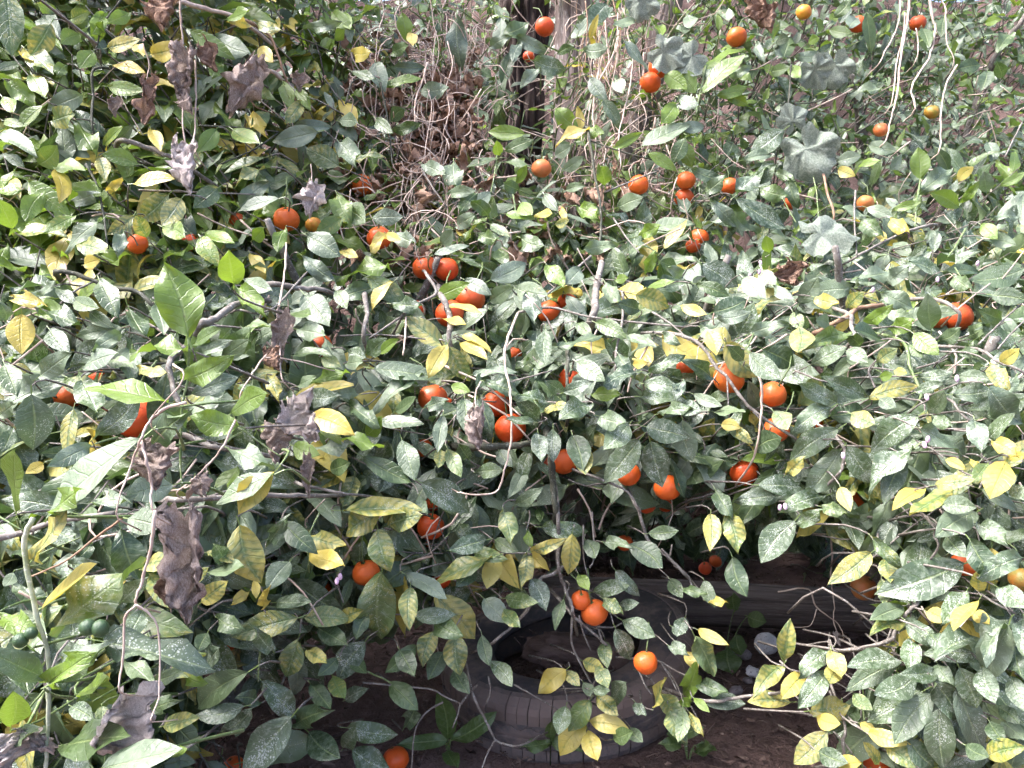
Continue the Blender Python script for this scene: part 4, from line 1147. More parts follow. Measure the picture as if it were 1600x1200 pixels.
# trunks and limbs inside the crowns, then the fine twigs of each crown
TR = {'fore': [(-330, 1100, 1.0, 0.02)], 'uleft': [(120, 650, 2.1, 0.035), (330, 350, 2.15, 0.022)], 'mleft': [(300, 700, 1.75, 0.03), (480, 520, 1.85, 0.02)],
      'mid': [(860, 700, 2.15, 0.035), (1060, 560, 2.0, 0.022), (640, 560, 2.05, 0.022)], 'right': [(1500, 700, 1.75, 0.03), (1330, 560, 1.85, 0.02)],
      'back': [(1000, 350, 2.5, 0.03), (760, 330, 2.6, 0.02)], 'uright': [(1350, 250, 2.7, 0.03), (1530, 150, 2.9, 0.022)]}
for key, T in TREES.items():
    b0 = T['loc']
    for i, (x, y, d, r) in enumerate(TR[key]):
        end = P(x, y, d)
        midp = b0 * 0.5 + end * 0.5 + (rng.random(3) - 0.5) * 0.10
        top = end + np.array([random.uniform(-.1, .1), -0.10, 0.25])
        path = smooth_path([b0 - np.array([0, 0, 0.05]), midp, end, top], 7, r * 0.3)
        m = MB()
        m.tube(path, np.linspace(r, r * 0.35, len(path)), 9, 0.12)
        m.build('trunk' if i == 0 else 'limb', M['bark'], T['o'], b0)
    tag(T['twig'].build('twigs', M['stem'] if key in ('fore', 'back') else M['bark'], T['o'], b0), kind='stuff')

# unripe fruit and flower buds: parts of their trees
def ball_mesh(name, mat, sq=1.0, n=12, m=8):
    v, f = [], []
    for j in range(m + 1):
        th = math.pi * j / m
        for i in range(n):
            ph = 2 * math.pi * i / n
            r = 0.5 * (1 + 0.05 * math.cos(th) * (1 if sq > 1.2 else 0.3))
            v.append((r * math.sin(th) * math.cos(ph), r * math.sin(th) * math.sin(ph), r * math.cos(th) * sq))
    for j in range(m):
        for i in range(n):
            i2 = (i + 1) % n
            f.append((j * n + i, (j + 1) * n + i, (j + 1) * n + i2, j * n + i2))
    me = mesh_from(name, v, f)
    me.materials.append(mat)
    return me
GF = ball_mesh('unripe_fruit', M['green_fruit'], 1.06)
BUD = ball_mesh('flower_bud', M['bud'], 1.7, 8, 6)
for (x, y, dpx) in ((408, 535, 78), (465, 540, 80), (95, 595, 70), (145, 560, 58)):
    X, Y = cx('G', x, y)
    p = P(X, Y, 0.80)
    s = dpx * 0.3375 / FPX * 0.8
    T = TREES['fore']
    obj('unripe_fruit', GF, T['o'], None, Matrix.Translation(Vector(p - T['loc'])) @ Matrix.Rotation(random.random(), 4, 'X') @ Matrix.Diagonal((s, s, s, 1)))
for (c, x, y, key) in (('F', 763, 925, 'right'), ('F', 1155, 850, 'right'), ('F', 1140, 875, 'right'), ('F', 1150, 655, 'right'), ('F', 470, 1165, 'right'), ('F', 495, 1160, 'right'), ('F', 380, 30, 'right'), ('F', 330, 90, 'right'),
                       ('F', 375, 75, 'right'), ('F', 1385, 35, 'right'), ('F', 1290, 568, 'right'), ('F', 900, 158, 'right'), ('F', 1200, 110, 'right'), ('G', 1560, 320, 'mleft'), ('G', 1575, 300, 'mleft')):
    X, Y = cx(c, x, y)
    p = P(X, Y, front(X, Y) - 0.09)
    T = TREES[key]
    s = 0.0075
    obj('flower_bud', BUD, T['o'], None, Matrix.Translation(Vector(p - T['loc'])) @ Matrix.Rotation(random.uniform(-1, 1), 4, 'X') @ Matrix.Diagonal((s, s, s, 1)))

# ------------------------------------------------------------------ the old tyre
def build_tyre():
    org = P(898, 1025, 2.06)
    Ro, Ri, Wd = 0.325, 0.185, 0.20
    loc = np.array([org[0] + 0.0, org[1] + 0.0, 0.0])
    T = empty('tyre', loc, 'old black rubber tyre lying flat on the soil under the orange tree', 'tyre')
    T.rotation_euler = (R(-1), R(-7), R(20))
    zc = 0.135
    T.location.z = -0.045
    T.scale = (1, 1, 0.78)
    prof = []   # outside: bottom bead -> tread -> top bead -> inside
    for (r, z) in ((Ri, -0.060), (Ri + 0.012, -0.078), (0.225, -0.098), (0.265, -0.102), (0.295, -0.092), (0.312, -0.074), (0.318, -0.050), (0.320, 0.0), (0.318, 0.050), (0.312, 0.074), (0.295, 0.092),
                   (0.282, 0.099), (0.278, 0.0965), (0.265, 0.102), (0.240, 0.101), (0.2365, 0.0975), (0.225, 0.098), (Ri + 0.022, 0.084), (Ri + 0.008, 0.074), (Ri, 0.062), (Ri + 0.004, 0.050), (0.215, 0.062), (0.25, 0.072), (0.285, 0.066), (0.300, 0.03), (0.302, 0.0), (0.300, -0.03), (0.28, -0.066), (0.23, -0.08), (Ri + 0.012, -0.055)):
        prof.append((r, z))
    n, m = 88, len(prof)
    v, f = [], []
    for i in range(n):
        a = 2 * math.pi * i / n
        sag = 1 + 0.022 * math.sin(2 * a + 0.7) + 0.012 * math.sin(3 * a)
        for (r, z) in prof:
            bulge = 0.008 * math.sin(2 * a + 1.0)
            v.append((r * sag * math.cos(a), r * sag * math.sin(a), zc + z * 1.05 + (bulge if z > 0 else 0)))
    for i in range(n):
        i2 = (i + 1) % n
        for j in range(m):
            j2 = (j + 1) % m
            f.append((i * m + j, i2 * m + j, i2 * m + j2, i * m + j2))
    obj('casing', mesh_from('casing', v, f), T, M['rubber'])
    # shoulder and tread blocks
    def block(w, pts):
        vv = []
        for s in (-1, 1):
            for (r, z) in pts:
                sh = 0.006 * (z / 0.08)
                vv.append((r, s * w + sh, z))
        k = len(pts)
        ff = [tuple(range(k)), tuple(reversed(range(k, 2 * k)))] + [(i, k + i, k + (i + 1) % k, (i + 1) % k) for i in range(k)]
        me = mesh_from('tread_block', vv, ff, False)
        me.materials.append(M['rubber'])
        return me
    up = block(0.0124, [(0.280, 0.090), (0.288, 0.1005), (0.301, 0.0975), (0.317, 0.079), (0.3225, 0.062), (0.3235, 0.034), (0.310, 0.034)])
    lo = block(0.0124, [(0.310, -0.034), (0.326, -0.034), (0.325, -0.062), (0.318, -0.080), (0.301, -0.0975), (0.288, -0.1005), (0.280, -0.090)])
    rv, rf = [], []
    nr_ = 176
    for i in range(nr_):
        a = 2 * math.pi * i / nr_
        sag = 1 + 0.022 * math.sin(2 * a + 0.7) + 0.012 * math.sin(3 * a)
        zz = 0.0265 + (0.0045 if i % 4 < 2 else -0.0045)
        for (r, z) in ((0.310, zz), (0.3222, zz - 0.002), (0.3232, 0.006), (0.3195, 0.004), (0.3195, -0.004), (0.3232, -0.006), (0.3222, -zz + 0.002), (0.310, -zz)):
            rv.append((r * sag * math.cos(a), r * sag * math.sin(a), zc + z * 1.05))
    for i in range(nr_):
        i2 = (i + 1) % nr_
        for j in range(7):
            rf.append((i * 8 + j, i2 * 8 + j, i2 * 8 + j + 1, i * 8 + j + 1))
    obj('tread_rib', mesh_from('tread_rib', rv, rf, False), T, M['rubber'])
    for me, cnt, ph in ((up, 76, 0.0), (lo, 76, 0.5)):
        for i in range(cnt):
            a = 2 * math.pi * (i + ph) / cnt
            sag = 1 + 0.022 * math.sin(2 * a + 0.7) + 0.012 * math.sin(3 * a)
            z = zc + (0.008 * math.sin(2 * a + 1.0) if me is up else 0)
            sag *= 1 - 0.006 * random.random() ** 2
            a += random.uniform(-0.004, 0.004)
            M4 = Matrix.Translation((0, 0, z)) @ Matrix.Rotation(a, 4, 'Z') @ Matrix.Diagonal((sag, 1, 1.05, 1))
            obj('tread_block', me, T, None, M4)
    # soil heaped inside, and a rotten piece of wood
    return loc
tyre_loc = build_tyre()
def mound(loc, r, h, name):
    v, f = [], []
    n, m = 36, 9
    for j in range(m + 1):
        for i in range(n):
            a = 2 * math.pi * i / n
            rr = r * j / m
            z = h * (1 - (j / m) ** 2) - 0.03 * (j / m)
            z += 0.018 * mnoise.noise((rr * math.cos(a) * 22, rr * math.sin(a) * 22, 3.3)) + 0.012 * mnoise.noise((rr * math.cos(a) * 60, rr * math.sin(a) * 60, 3.3))
            v.append((rr * math.cos(a), rr * math.sin(a), z))
    for j in range(m):
        for i in range(n):
            i2 = (i + 1) % n
            f.append((j * n + i, j * n + i2, (j + 1) * n + i2, (j + 1) * n + i))
    o = obj(name, mesh_from(name, v, f), None, M['soil'])
    o.location = Vector(loc)
    return o
tag(mound((tyre_loc[0], tyre_loc[1], 0.0), 0.25, 0.085, 'soil_mound'), 'heap of dark soil inside the hole of the old tyre', 'soil')
def chunk(name, loc, size, mat, seed, label, cat, rot=(0, 0, 0), rough=0.22, group=None, n=14, m=9, freq=2.2):
    v, f = [], []
    for j in range(m + 1):
        th = math.pi * j / m
        for i in range(n):
            ph = 2 * math.pi * i / n
            d = Vector((math.sin(th) * math.cos(ph), math.sin(th) * math.sin(ph), math.cos(th)))
            r = 0.5 * (1 + rough * mnoise.noise(d * freq + Vector((seed, 0, 0))) + rough * 0.4 * mnoise.noise(d * freq * 3 + Vector((0, seed, 0))))
            e = Vector([math.copysign(abs(c) ** 0.8, c) for c in d])
            v.append((e.x * r * size[0], e.y * r * size[1], e.z * r * size[2]))
    for j in range(m):
        for i in range(n):
            i2 = (i + 1) % n
            f.append((j * n + i, (j + 1) * n + i, (j + 1) * n + i2, j * n + i2))
    o = obj(name, mesh_from(name, v, f), None, M[mat])
    o.location = Vector(loc)
    o.rotation_euler = rot
    return tag(o, label, cat, group)
chunk('wood_chunk', (tyre_loc[0] + 0.01, tyre_loc[1] - 0.02, 0.092), (0.27, 0.11, 0.07), 'wood_chunk', 3.1, 'piece of rotten brown wood lying inside the tyre', 'wood', (0.1, 0.05, -0.12), 0.34, None, 26, 16, 3.0)
chunk('pebble', (tyre_loc[0] + 0.05, tyre_loc[1] + 0.13, 0.085), (0.04, 0.035, 0.03), 'rubble', 5.1, 'small brown pebble at the back of the tyre hole', 'pebble')

# ------------------------------------------------------------------ the log behind the tyre
def build_log():
    a = ground_hit(1040, 1000)
    b = ground_hit(1430, 1012)
    r = 0.064
    A = np.array([a[0] - 0.42, a[1] + 0.16, r * 0.9])
    B = np.array([b[0] + 0.55, b[1] - 0.02, r * 0.85])
    axis = B - A
    L = np.linalg.norm(axis)
    n, m = 40, 70
    v, f = [], []
    for j in range(m + 1):
        t = j / m
        for i in range(n):
            an = 2 * math.pi * i / n
            rr = r * (1 + 0.05 * math.sin(5 * t + 1) + 0.10 * mnoise.noise((t * 3, math.cos(an), math.sin(an))))
            rr += 0.0055 * mnoise.noise((t * 5, math.cos(an) * 9, math.sin(an) * 9)) + 0.0025 * mnoise.noise((t * 40, math.cos(an) * 14, math.sin(an) * 14))
            v.append((t * L, rr * math.cos(an), rr * math.sin(an) + 0.02 * math.sin(t * math.pi)))
    for j in range(m):
        for i in range(n):
            i2 = (i + 1) % n
            f.append((j * n + i, j * n + i2, (j + 1) * n + i2, (j + 1) * n + i))
    f.append(tuple(range(n))[::-1])
    f.append(tuple(m * n + i for i in range(n)))
    o = obj('log', mesh_from('log', v, f), None, M['log'])
    o.location = Vector(A)
    o.rotation_euler = Vector(axis).to_track_quat('X', 'Z').to_euler()
    tag(o, 'weathered dark grey log lying on the soil behind the tyre', 'log')
build_log()
# stones by the log
p = ground_hit(1197, 1008, 0.02)
chunk('stone', p + np.array([0, 0, 0.004]), (0.062, 0.056, 0.056), 'stone', 1.7, 'round pale grey stone in front of the log', 'stone', (0.2, 0.1, 0.4), 0.10)
for i, (x, y, s, lb) in enumerate(((1160, 1021, 0.040, 'flat grey rubble lump beside the heart-leaved weed'), (1176, 1050, 0.034, 'white-grey flat shard between two rubble lumps'), (1169, 1063, 0.022, 'tiny grey pebble below the flat shard'),
                                   (1150, 1079, 0.028, 'small mauve-grey rounded pebble just above the white twig'), (1330, 1174, 0.03, 'small grey pebble on bare soil near the big low orange'), (815, 1080, 0.03, 'brown pebble on soil against the tyre'))):
    p = ground_hit(x, y, 0.01)
    chunk('pebble', p, (s * 1.25, s, s * 0.7), 'rubble' if i != 1 else 'stone', 9.0 + i * 3, lb, 'pebble', (0.1, 0.2, i), 0.3)

# ------------------------------------------------------------------ old trunks with furrowed bark
def trunk_thing(name, base, top, r0, r1, mat, label, ridges=11, seed=0.0, depth=0.12):
    base, top = np.asarray(base), np.asarray(top)
    n, m = 150, 130
    ax = top - base
    t_ = nrm(ax)
    a = nrm(np.cross(t_, (0, 1, 0.1)))
    b = np.cross(t_, a)
    v, f = [], []
    for j in range(m + 1):
        t = j / m
        c = ax * t + a * 0.03 * math.sin(4 * t + seed) + b * 0.02 * math.sin(6 * t)
        r = r0 * (1 - t) + r1 * t + r0 * 0.5 * math.exp(-t * 9)
        for i in range(n):
            an = 2 * math.pi * i / n
            w = an + 0.12 * math.sin(5 * t + seed)
            rid = abs(math.sin(w * ridges / 2 + 1.6 * mnoise.noise((w * 1.5, t * 4, seed))))
            fis = abs(mnoise.noise((math.cos(an) * r * 42 + seed, math.sin(an) * r * 42, t * 9))) 
            plate = mnoise.noise((math.cos(an) * r * 60, math.sin(an) * r * 60 + seed, t * 44))
            rr = r * (1 - depth * (1 - rid) ** 1.6 - (0.03 + depth * 0.45) * max(0, 1 - fis * 4.5) + (0.05 + depth * 0.16) * plate + 0.09 * mnoise.noise((math.cos(an) * 2, math.sin(an) * 2, t * 5 + seed)) + 0.04 * mnoise.noise((math.cos(an) * 9, math.sin(an) * 9, t * 22 + seed)))
            v.append(c + (a * math.cos(an) + b * math.sin(an)) * rr)
    for j in range(m):
        for i in range(n):
            i2 = (i + 1) % n
            f.append((j * n + i, j * n + i2, (j + 1) * n + i2, (j + 1) * n + i))
    f.append(tuple(m * n + i for i in range(n)))
    o = obj(name, mesh_from(name, v, f), None, M[mat])
    o.location = Vector(base)
    return tag(o, label, 'trunk')
pt = P(800, 120, 2.85)
trunk_thing('dark_trunk', (pt[0] - 0.02, pt[1] + 0.02, -0.05), (pt[0] + 0.02, pt[1] + 0.12, 2.5), 0.105, 0.09, 'trunk_dark', 'dark deeply furrowed old trunk behind hanging dry vines', 9, 1.3, 0.34)
pt = P(878, 160, 2.72)
trunk_thing('pale_trunk', (pt[0] - 0.02, pt[1], -0.05), (pt[0] + 0.10, pt[1] + 0.18, 2.6), 0.080, 0.064, 'trunk', 'pale greyish brown old trunk right beside the dark furrowed one', 13, 4.1, 0.08)
pa_, pb_ = P(985, 200, 2.75), P(1038, -10, 2.6)
dv = pb_ - pa_
trunk_thing('slanting_trunk', pa_ - dv * 2.2, pb_ + dv * 1.2, 0.05, 0.036, 'trunk', 'thin slanting light brown trunk beside the pair of oranges', 5, 2.2, 0.05)

# ------------------------------------------------------------------ dried leaves, vines and lobed climbers
def crumple_mesh(seed, mat, nu=17, nv=30):
    """a dead leaf: shrivelled, rolled at the edges, creased both ways"""
    v, f = [], []
    r = random.Random(seed)
    ph = [r.uniform(0, 6) for _ in range(6)]
    nz = mnoise.noise
    rg = lambda q: 1 - abs(nz(q)) * 2.6
    for j in range(nv):
        t = j / (nv - 1)
        w = 0.5 * (math.sin(math.pi * (0.06 + 0.90 * t) ** 0.75) ** 0.7) * (1 + 0.75 * nz((t * 5.5, seed, 0)))
        for i in range(nu):
            s = i / (nu - 1) * 2 - 1
            e = w * (1 + 0.7 * nz((t * 11, s * 2 + seed, 2)) * abs(s))
            fold = 3.0 * s + 1.3 * math.sin(3.5 * t + ph[0])
            x = e * (0.50 * math.sin(fold) + 0.60 * s) + 0.16 * math.sin(4.5 * t + ph[1]) * t + 0.05 * nz((s * 5, t * 12, seed))
            z = 0.60 * e * math.cos(fold * 1.5 + ph[2]) + 0.22 * rg((s * 2.2, t * 5, seed + 3)) + 0.15 * rg((s * 4.5, t * 11, seed + 5)) + 0.07 * nz((s * 12, t * 26, seed))
            y = t + 0.10 * nz((s * 3, t * 6, seed + 8)) - 0.16 * s * s + 0.05 * nz((s * 9, t * 16, seed + 4))
            v.append((x, y, z))
    for j in range(nv - 1):
        for i in range(nu - 1):
            a = j * nu + i
            f.append((a, a + 1, a + nu + 1, a + nu))
    me = mesh_from('dried_leaf', v, f)
    me.materials.append(mat)
    return me
CRM = {}
for mk in ('dried', 'dried_brown', 'dried_pale'):
    CRM[mk] = [crumple_mesh(i * 3.7 + 1.3, M[mk]) for i in range(9)]
DRY = {'h': 'dried', 'w': 'dried_brown', 'c': 'dried_pale'}
def place_dry(parent, ploc, cid, x0, y0, x1, y1, w, mk, depth):
    b = cx(cid, x0, y0)
    t = cx(cid, x1, y1)
    d = depth or front((b[0] + t[0]) / 2, (b[1] + t[1]) / 2) - 0.075
    pb, pt2 = P(*b, d), P(*t, d - 0.01)
    Y = nrm(pt2 - pb)
    L = np.linalg.norm(pt2 - pb)
    W = w * 0.3375 / FPX * d * 1.02
    view = nrm(VIEW - pb)
    Z = nrm(view - Y * view.dot(Y))
    X = np.cross(Y, Z)
    q = pb - ploc
    th = W * 0.8
    M4 = Matrix(((X[0] * W, Y[0] * L, Z[0] * th, q[0]), (X[1] * W, Y[1] * L, Z[1] * th, q[1]), (X[2] * W, Y[2] * L, Z[2] * th, q[2]), (0, 0, 0, 1)))
    return obj('dried_leaf', random.choice(CRM[DRY[mk]]), parent, None, M4)
def vine(label, stems, dries=(), mat='vine', group=None, depth=None, name='dry_vine', doff=-0.07):
    """a dry climber: its stems and dead leaves are its parts"""
    first = stems[0]
    fl = [float(q) for q in first[2].split()]
    X, Y = cx(first[0], fl[0], fl[1])
    d0 = depth or front(min(max(X, 0), 1600), max(Y, 0)) + doff
    loc = P(X, Y, d0)
    V = empty(name, loc, label, 'vine', group)
    for (cid, rpx, txt) in stems:
        flat = [float(q) for q in txt.split()]
        pts = line_pts(cid, flat, depth, doff)
        pts = pts + [pts[-1] + nrm(pts[-1] - pts[-2]) * 0.03 + np.array([0, 0.07, -0.01])]
        r = max(0.0011, rpx * 0.3375 / FPX * proj(pts[0])[2] * 0.5)
        path = smooth_path(pts, 5, r * 0.9)
        b = MB()
        b.tube(path, [r * random.uniform(0.8, 1.2) * (1 - 0.55 * q_ / len(path)) for q_ in range(len(path))], 6, 0.15)
        b.build('stem', M[mat], V, loc)
    for e in dries:
        place_dry(V, loc, e[0], *e[1:6], e[6], e[7] if len(e) > 7 else depth)
    return V
vine('dry vine hung with shrivelled grey-brown leaves above the sunlit shoots', [('A', 11, '835 -60 835 50 850 250 845 480 860 670'), ('A', 10, '905 280 908 420 905 560 900 690'), ('A', 6, '660 200 690 300 680 390')],
     [('A', 770, -20, 750, 140, 130, 'w'), ('A', 940, 210, 990, 350, 110, 'w'), ('A', 860, 230, 835, 440, 130, 'h'), ('A', 850, 420, 890, 530, 70, 'h'), ('A', 680, 370, 680, 590, 100, 'w'), ('A', 860, 670, 880, 900, 115, 'c'), ('A', 530, 450, 520, 550, 70, 'h')])
vine('clump of dead vine leaves on a bare stub beside a white leaf', [('A', 8, '1180 260 1120 340 1090 420'), ('A', 6, '1140 420 1250 500')], [('A', 1170, 280, 1070, 550, 130, 'h'), ('A', 1200, 270, 1150, 380, 90, 'h'), ('A', 1390, 340, 1370, 430, 90, 'h')])
vine('withered vine leaf hanging over a half-hidden orange', [('A', 6, '1440 760 1445 860 1440 900')], [('A', 1440, 850, 1440, 1010, 100, 'c')])
vine('pink-brown dry vine running down past the thick grey bough', [('D', 10, '1325 -60 1318 80 1290 250 1295 420 1305 570'), ('D', 8, '1230 470 1350 480 1500 520'), ('D', 9, '1235 455 1170 540 1110 650')],
     [('D', 1310, 250, 1280, 510, 110, 'h'), ('D', 1260, 430, 1290, 530, 80, 'w')], 'vine')
vine('large shrivelled pinkish-grey vine leaf beside the yellow curled leaf', [('D', 7, '1330 650 1340 720 1360 800')], [('D', 1330, 690, 1450, 880, 190, 'c', 1.24), ('D', 1260, 780, 1300, 960, 110, 'h', 1.27), ('D', 1420, 920, 1420, 1130, 70, 'h', 1.28)])
vine('pale thick dry vine crossing the long white leaf', [('D', 15, '860 680 760 710 690 770 650 850 610 960 540 1190'), ('D', 17, '650 850 680 960 700 1060 715 1190'), ('G', 18, '715 -10 700 160 660 320 630 430'), ('G', 12, '630 430 580 490 570 690 555 830'), ('G', 10, '630 430 690 470 735 560 740 830 715 920 705 970'), ('D', 9, '800 500 850 570 700 760')],
     [('D', 750, 880, 720, 1080, 170, 'h', 0.84), ('G', 850, 0, 890, 510, 220, 'h', 0.83), ('G', 780, 290, 760, 430, 90, 'w', 0.84), ('G', 590, 850, 640, 1200, 270, 'c', 0.84), ('G', 40, 1030, 60, 1200, 170, 'c', 0.84), ('G', 210, 1040, 150, 1110, 120, 'c', 0.85), ('D', 900, 1040, 960, 1110, 90, 'h', 0.9)], depth=0.78)
vine('thin straw-coloured dry vine slanting down to the fallen bough', [('D', 11, '1090 760 1020 900 910 1020 820 1095')], depth=1.04)
vine('long pale bare vine hanging down and bending to one side over an orange', [('E', 12, '825 265 775 400 768 500 790 620 795 720 796 850 765 990 725 1095 580 1100'), ('E', 7, '655 580 630 640 635 720')], [('E', 640, 700, 645, 900, 90, 'h')])
vine('curly red-brown dead leaves hanging beside the yellow-orange fruit', [('C', 6, '380 -60 390 20 400 60')], [('C', 370, -10, 380, 110, 110, 'w'), ('C', 420, 30, 430, 150, 90, 'w')], 'vine_brown')
vine('tangle of curled dead leaves behind the speckled leaves', [('F', 6, '510 20 515 60 520 100')], [('F', 490, 40, 530, 150, 140, 'w'), ('F', 540, 50, 520, 140, 100, 'w')], 'vine_brown')
vine('thin dry vine looping in front of the log', [('I', 8, '700 20 712 200 705 300 722 430 718 500 745 600'), ('I', 8, '460 370 600 355 640 440 740 520 765 590'), ('I', 6, '640 450 625 500 600 530')], [('I', 725, 555, 745, 625, 40, 'c', 1.72)], depth=1.75)
hang = 'long pale bare vine hanging before dark small-leaved foliage'
for k_, (txt, r_) in enumerate((('1030 -60 1015 120 960 230 930 290', 8), ('1075 -60 1060 100 1030 250 1010 450 985 540 960 650', 11), ('1150 -60 1180 90 1190 140 1160 270 1080 405 1095 500', 12), ('1140 -40 1230 20 1240 180 1275 290', 8),
                                ('1290 300 1240 390 1215 520 1210 690', 9), ('1100 130 1110 200 1100 280', 7), ('1050 60 1040 160 1010 300 985 480', 8))):
    vine(hang, [('C', r_, txt)], group='pale vines hanging before the dark foliage')
vv = 'thin dry aerial root hanging in front of the old trunks'
for k_ in range(46):
    x = random.choice((random.uniform(60, 660), random.uniform(300, 700), random.uniform(1120, 1440), random.uniform(1080, 1300)))
    y0 = random.uniform(-80, 300)
    ln_ = random.uniform(260, 620)
    pts_ = []
    xx = x
    for q in range(5):
        pts_ += ['%d' % xx, '%d' % (y0 + ln_ * q / 4)]
        xx += random.uniform(-35, 35)
    vine(vv, [('B', random.uniform(4, 9), ' '.join(pts_))], mat='vine' if random.random() < 0.7 else 'vine_brown', group='aerial roots before the old trunks', name='aerial_root', doff=random.uniform(-0.05, 0.25))
# dead fern and leaf mass beside the old trunks
def dead_mass():
    b = MB()
    src = [crumple_mesh(i * 2.9 + 0.7, M['dried_brown'], 5, 9) for i in range(5)]
    mesh = [np.array([q.co[:] for q in me.vertices]) for me in src]
    fs = [[tuple(pp.vertices) for pp in me.polygons] for me in src]
    for i in range(420):
        u = random.random()
        if u < 0.5:
            x, y = random.gauss(690, 28), random.uniform(120, 270)
        elif u < 0.8:
            x, y = random.uniform(540, 745), random.uniform(60, 340)
        else:
            x, y = random.uniform(560, 1000), random.uniform(260, 420)
        d = front(x, y) + random.uniform(0.04, 0.30)
        k = random.randrange(5)
        s = random.uniform(0.03, 0.075)
        rot = np.array(Matrix.Rotation(random.uniform(0, 6.28), 3, Vector(rng.random(3) - 0.5)))
        b.add(list(P(x, y, d) + (mesh[k] * np.array([s * 0.6, s, s * 0.7])) @ rot.T), fs[k])
    o = b.build('dead_leaves', M['dried_brown'])
    tag(o, 'mass of curled brown dead leaves caught beside the old trunks', 'dead leaves', kind='stuff')
dead_mass()
def twig_mass():
    b = MB()
    for i in range(420):
        x, y = random.uniform(520, 1130), random.uniform(-40, 420)
        if 765 < x < 925 and y < 240 and random.random() < 0.8: continue
        d = front(x, y) + random.uniform(0.02, 0.5)
        a = P(x, y, d)
        e = a + np.array([random.uniform(-.14, .14), random.uniform(-.06, .06), random.uniform(-.22, .10)])
        m_ = (a + e) / 2 + (rng.random(3) - 0.5) * 0.05
        b.tube(smooth_path([a, m_, e], 2), random.uniform(0.0009, 0.0022), 4)
    for i in range(950):
        x, y = random.uniform(-100, 1700), random.uniform(100, 960)
        d = front(x, y) + random.uniform(0.02, 0.5)
        a = P(x, y, d)
        e = a + np.array([random.uniform(-.16, .16), random.uniform(-.06, .06), random.uniform(-.14, .12)])
        if inside(POLY, x, y) and d < 2.2: continue
        m_ = (a + e) / 2 + (rng.random(3) - 0.5) * 0.05
        b.tube(smooth_path([a, m_, e], 2), random.uniform(0.0009, 0.0024), 4)
    for i in range(430):     # curly dead tendrils beside the old trunks
        x, y = (random.gauss(660, 60), random.uniform(20, 370)) if i < 320 else (random.uniform(900, 1080), random.uniform(0, 300))
        d = front(x, y) + random.uniform(-0.02, 0.22)
        a = P(x, y, d)
        r_ = random.uniform(0.01, 0.045)
        t0, w0 = random.uniform(0, 6.28), random.uniform(2.0, 5.5)
        ax_ = np.array([random.uniform(-0.10, 0.10), random.uniform(-0.04, 0.04), random.uniform(-0.20, 0.05)])
        pts = [a + ax_ * (q / 7) + np.array([math.cos(t0 + w0 * q / 7), 0.5 * math.sin(t0 + q), math.sin(t0 + w0 * q / 7)]) * r_ for q in range(8)]
        b.tube(pts, random.uniform(0.0008, 0.0020), 4)
    o = b.build('dry_twigs', M['vine'])
    tag(o, 'tangle of fine dry twigs all through the thicket', 'twigs', kind='stuff')
twig_mass()

def lobed_mesh(seed):
    r = random.Random(seed)
    n = 60
    v, f, = [(0, 0, 0)], []
    rings = (0.35, 0.7, 1.0)
    for q in rings:
        for i in range(n):
            a = 2 * math.pi * i / n
            lobe = 0.38 + 0.10 * abs(math.cos(2.5 * (a - math.pi / 2))) ** 1.5 + 0.10 * math.cos(a - math.pi / 2)
            lobe -= 0.22 * math.exp(-((a - 1.5 * math.pi) / 0.22) ** 2)
            lobe *= 1 + 0.16 * mnoise.noise((math.cos(a) * 3, math.sin(a) * 3, seed)) + 0.07 * mnoise.noise((math.cos(a) * 11, math.sin(a) * 11, seed))
            x, y = lobe * q * math.cos(a), lobe * q * math.sin(a)
            z = 0.22 * mnoise.noise((x * 4, y * 4, seed)) + 0.05 * mnoise.noise((x * 14, y * 14, seed)) - 0.35 * (x * x + y * y) + 0.03 * math.cos(5 * (a - math.pi / 2)) * q
            v.append((x, y, z))
    for i in range(n):
        f.append((0, 1 + i, 1 + (i + 1) % n))
    for k in range(2):
        for i in range(n):
            i2 = (i + 1) % n
            f.append((1 + k * n + i, 1 + (k + 1) * n + i, 1 + (k + 1) * n + i2, 1 + k * n + i2))
    me = mesh_from('lobed_leaf', v, f)
    me.materials.append(M['lobed'])
    return me
LOB = [lobed_mesh(i * 2.3) for i in range(3)]
def lobed(parent, ploc, cid, x, y, size, up, tilt, k, depth=None, mat=None):
    X_, Y_ = cx(cid, x, y)
    d = depth or front(X_, Y_) - 0.06
    p = P(X_, Y_, d)
    s = size * 0.3375 / FPX * d
    view = nrm(VIEW - p)
    Z = nrm(view + UPV * tilt + (rng.random(3) - 0.5) * 0.3)
    Y = nrm(np.array([math.sin(up), 0, math.cos(up)]) - Z * Z.dot(np.array([math.sin(up), 0, math.cos(up)])))
    X = np.cross(Y, Z)
    q = p - ploc
    return obj('lobed_leaf', LOB[k % 3], parent, None, Matrix(((X[0] * s, Y[0] * s, Z[0] * s, q[0]), (X[1] * s, Y[1] * s, Z[1] * s, q[1]), (X[2] * s, Y[2] * s, Z[2] * s, q[2]), (0, 0, 0, 1))))
def climber(label, stem, leaves):
    fl = [float(q) for q in stem[1].split()]
    X, Y = cx(stem[0], fl[0], fl[1])
    loc = P(X, Y, front(max(X, 0), max(Y, 0)))
    V = empty('climbing_vine', loc, label, 'vine', None)
    pts = line_pts(stem[0], fl, None, 0.0)
    b = MB()
    b.tube(smooth_path(pts, 5, 0.002), 0.0018, 6)
    b.build('stem', M['stem'], V, loc)
    for i, e in enumerate(leaves):
        lobed(V, loc, *e, i)
climber('climbing vine with two broad lobed pale leaves over the pair of oranges', ('B', '1320 -40 1400 20 1460 130 1500 220'), [('B', 1410, 0, 170, 3.4, 0.3), ('B', 1500, 240, 190, 2.2, 0.5)])
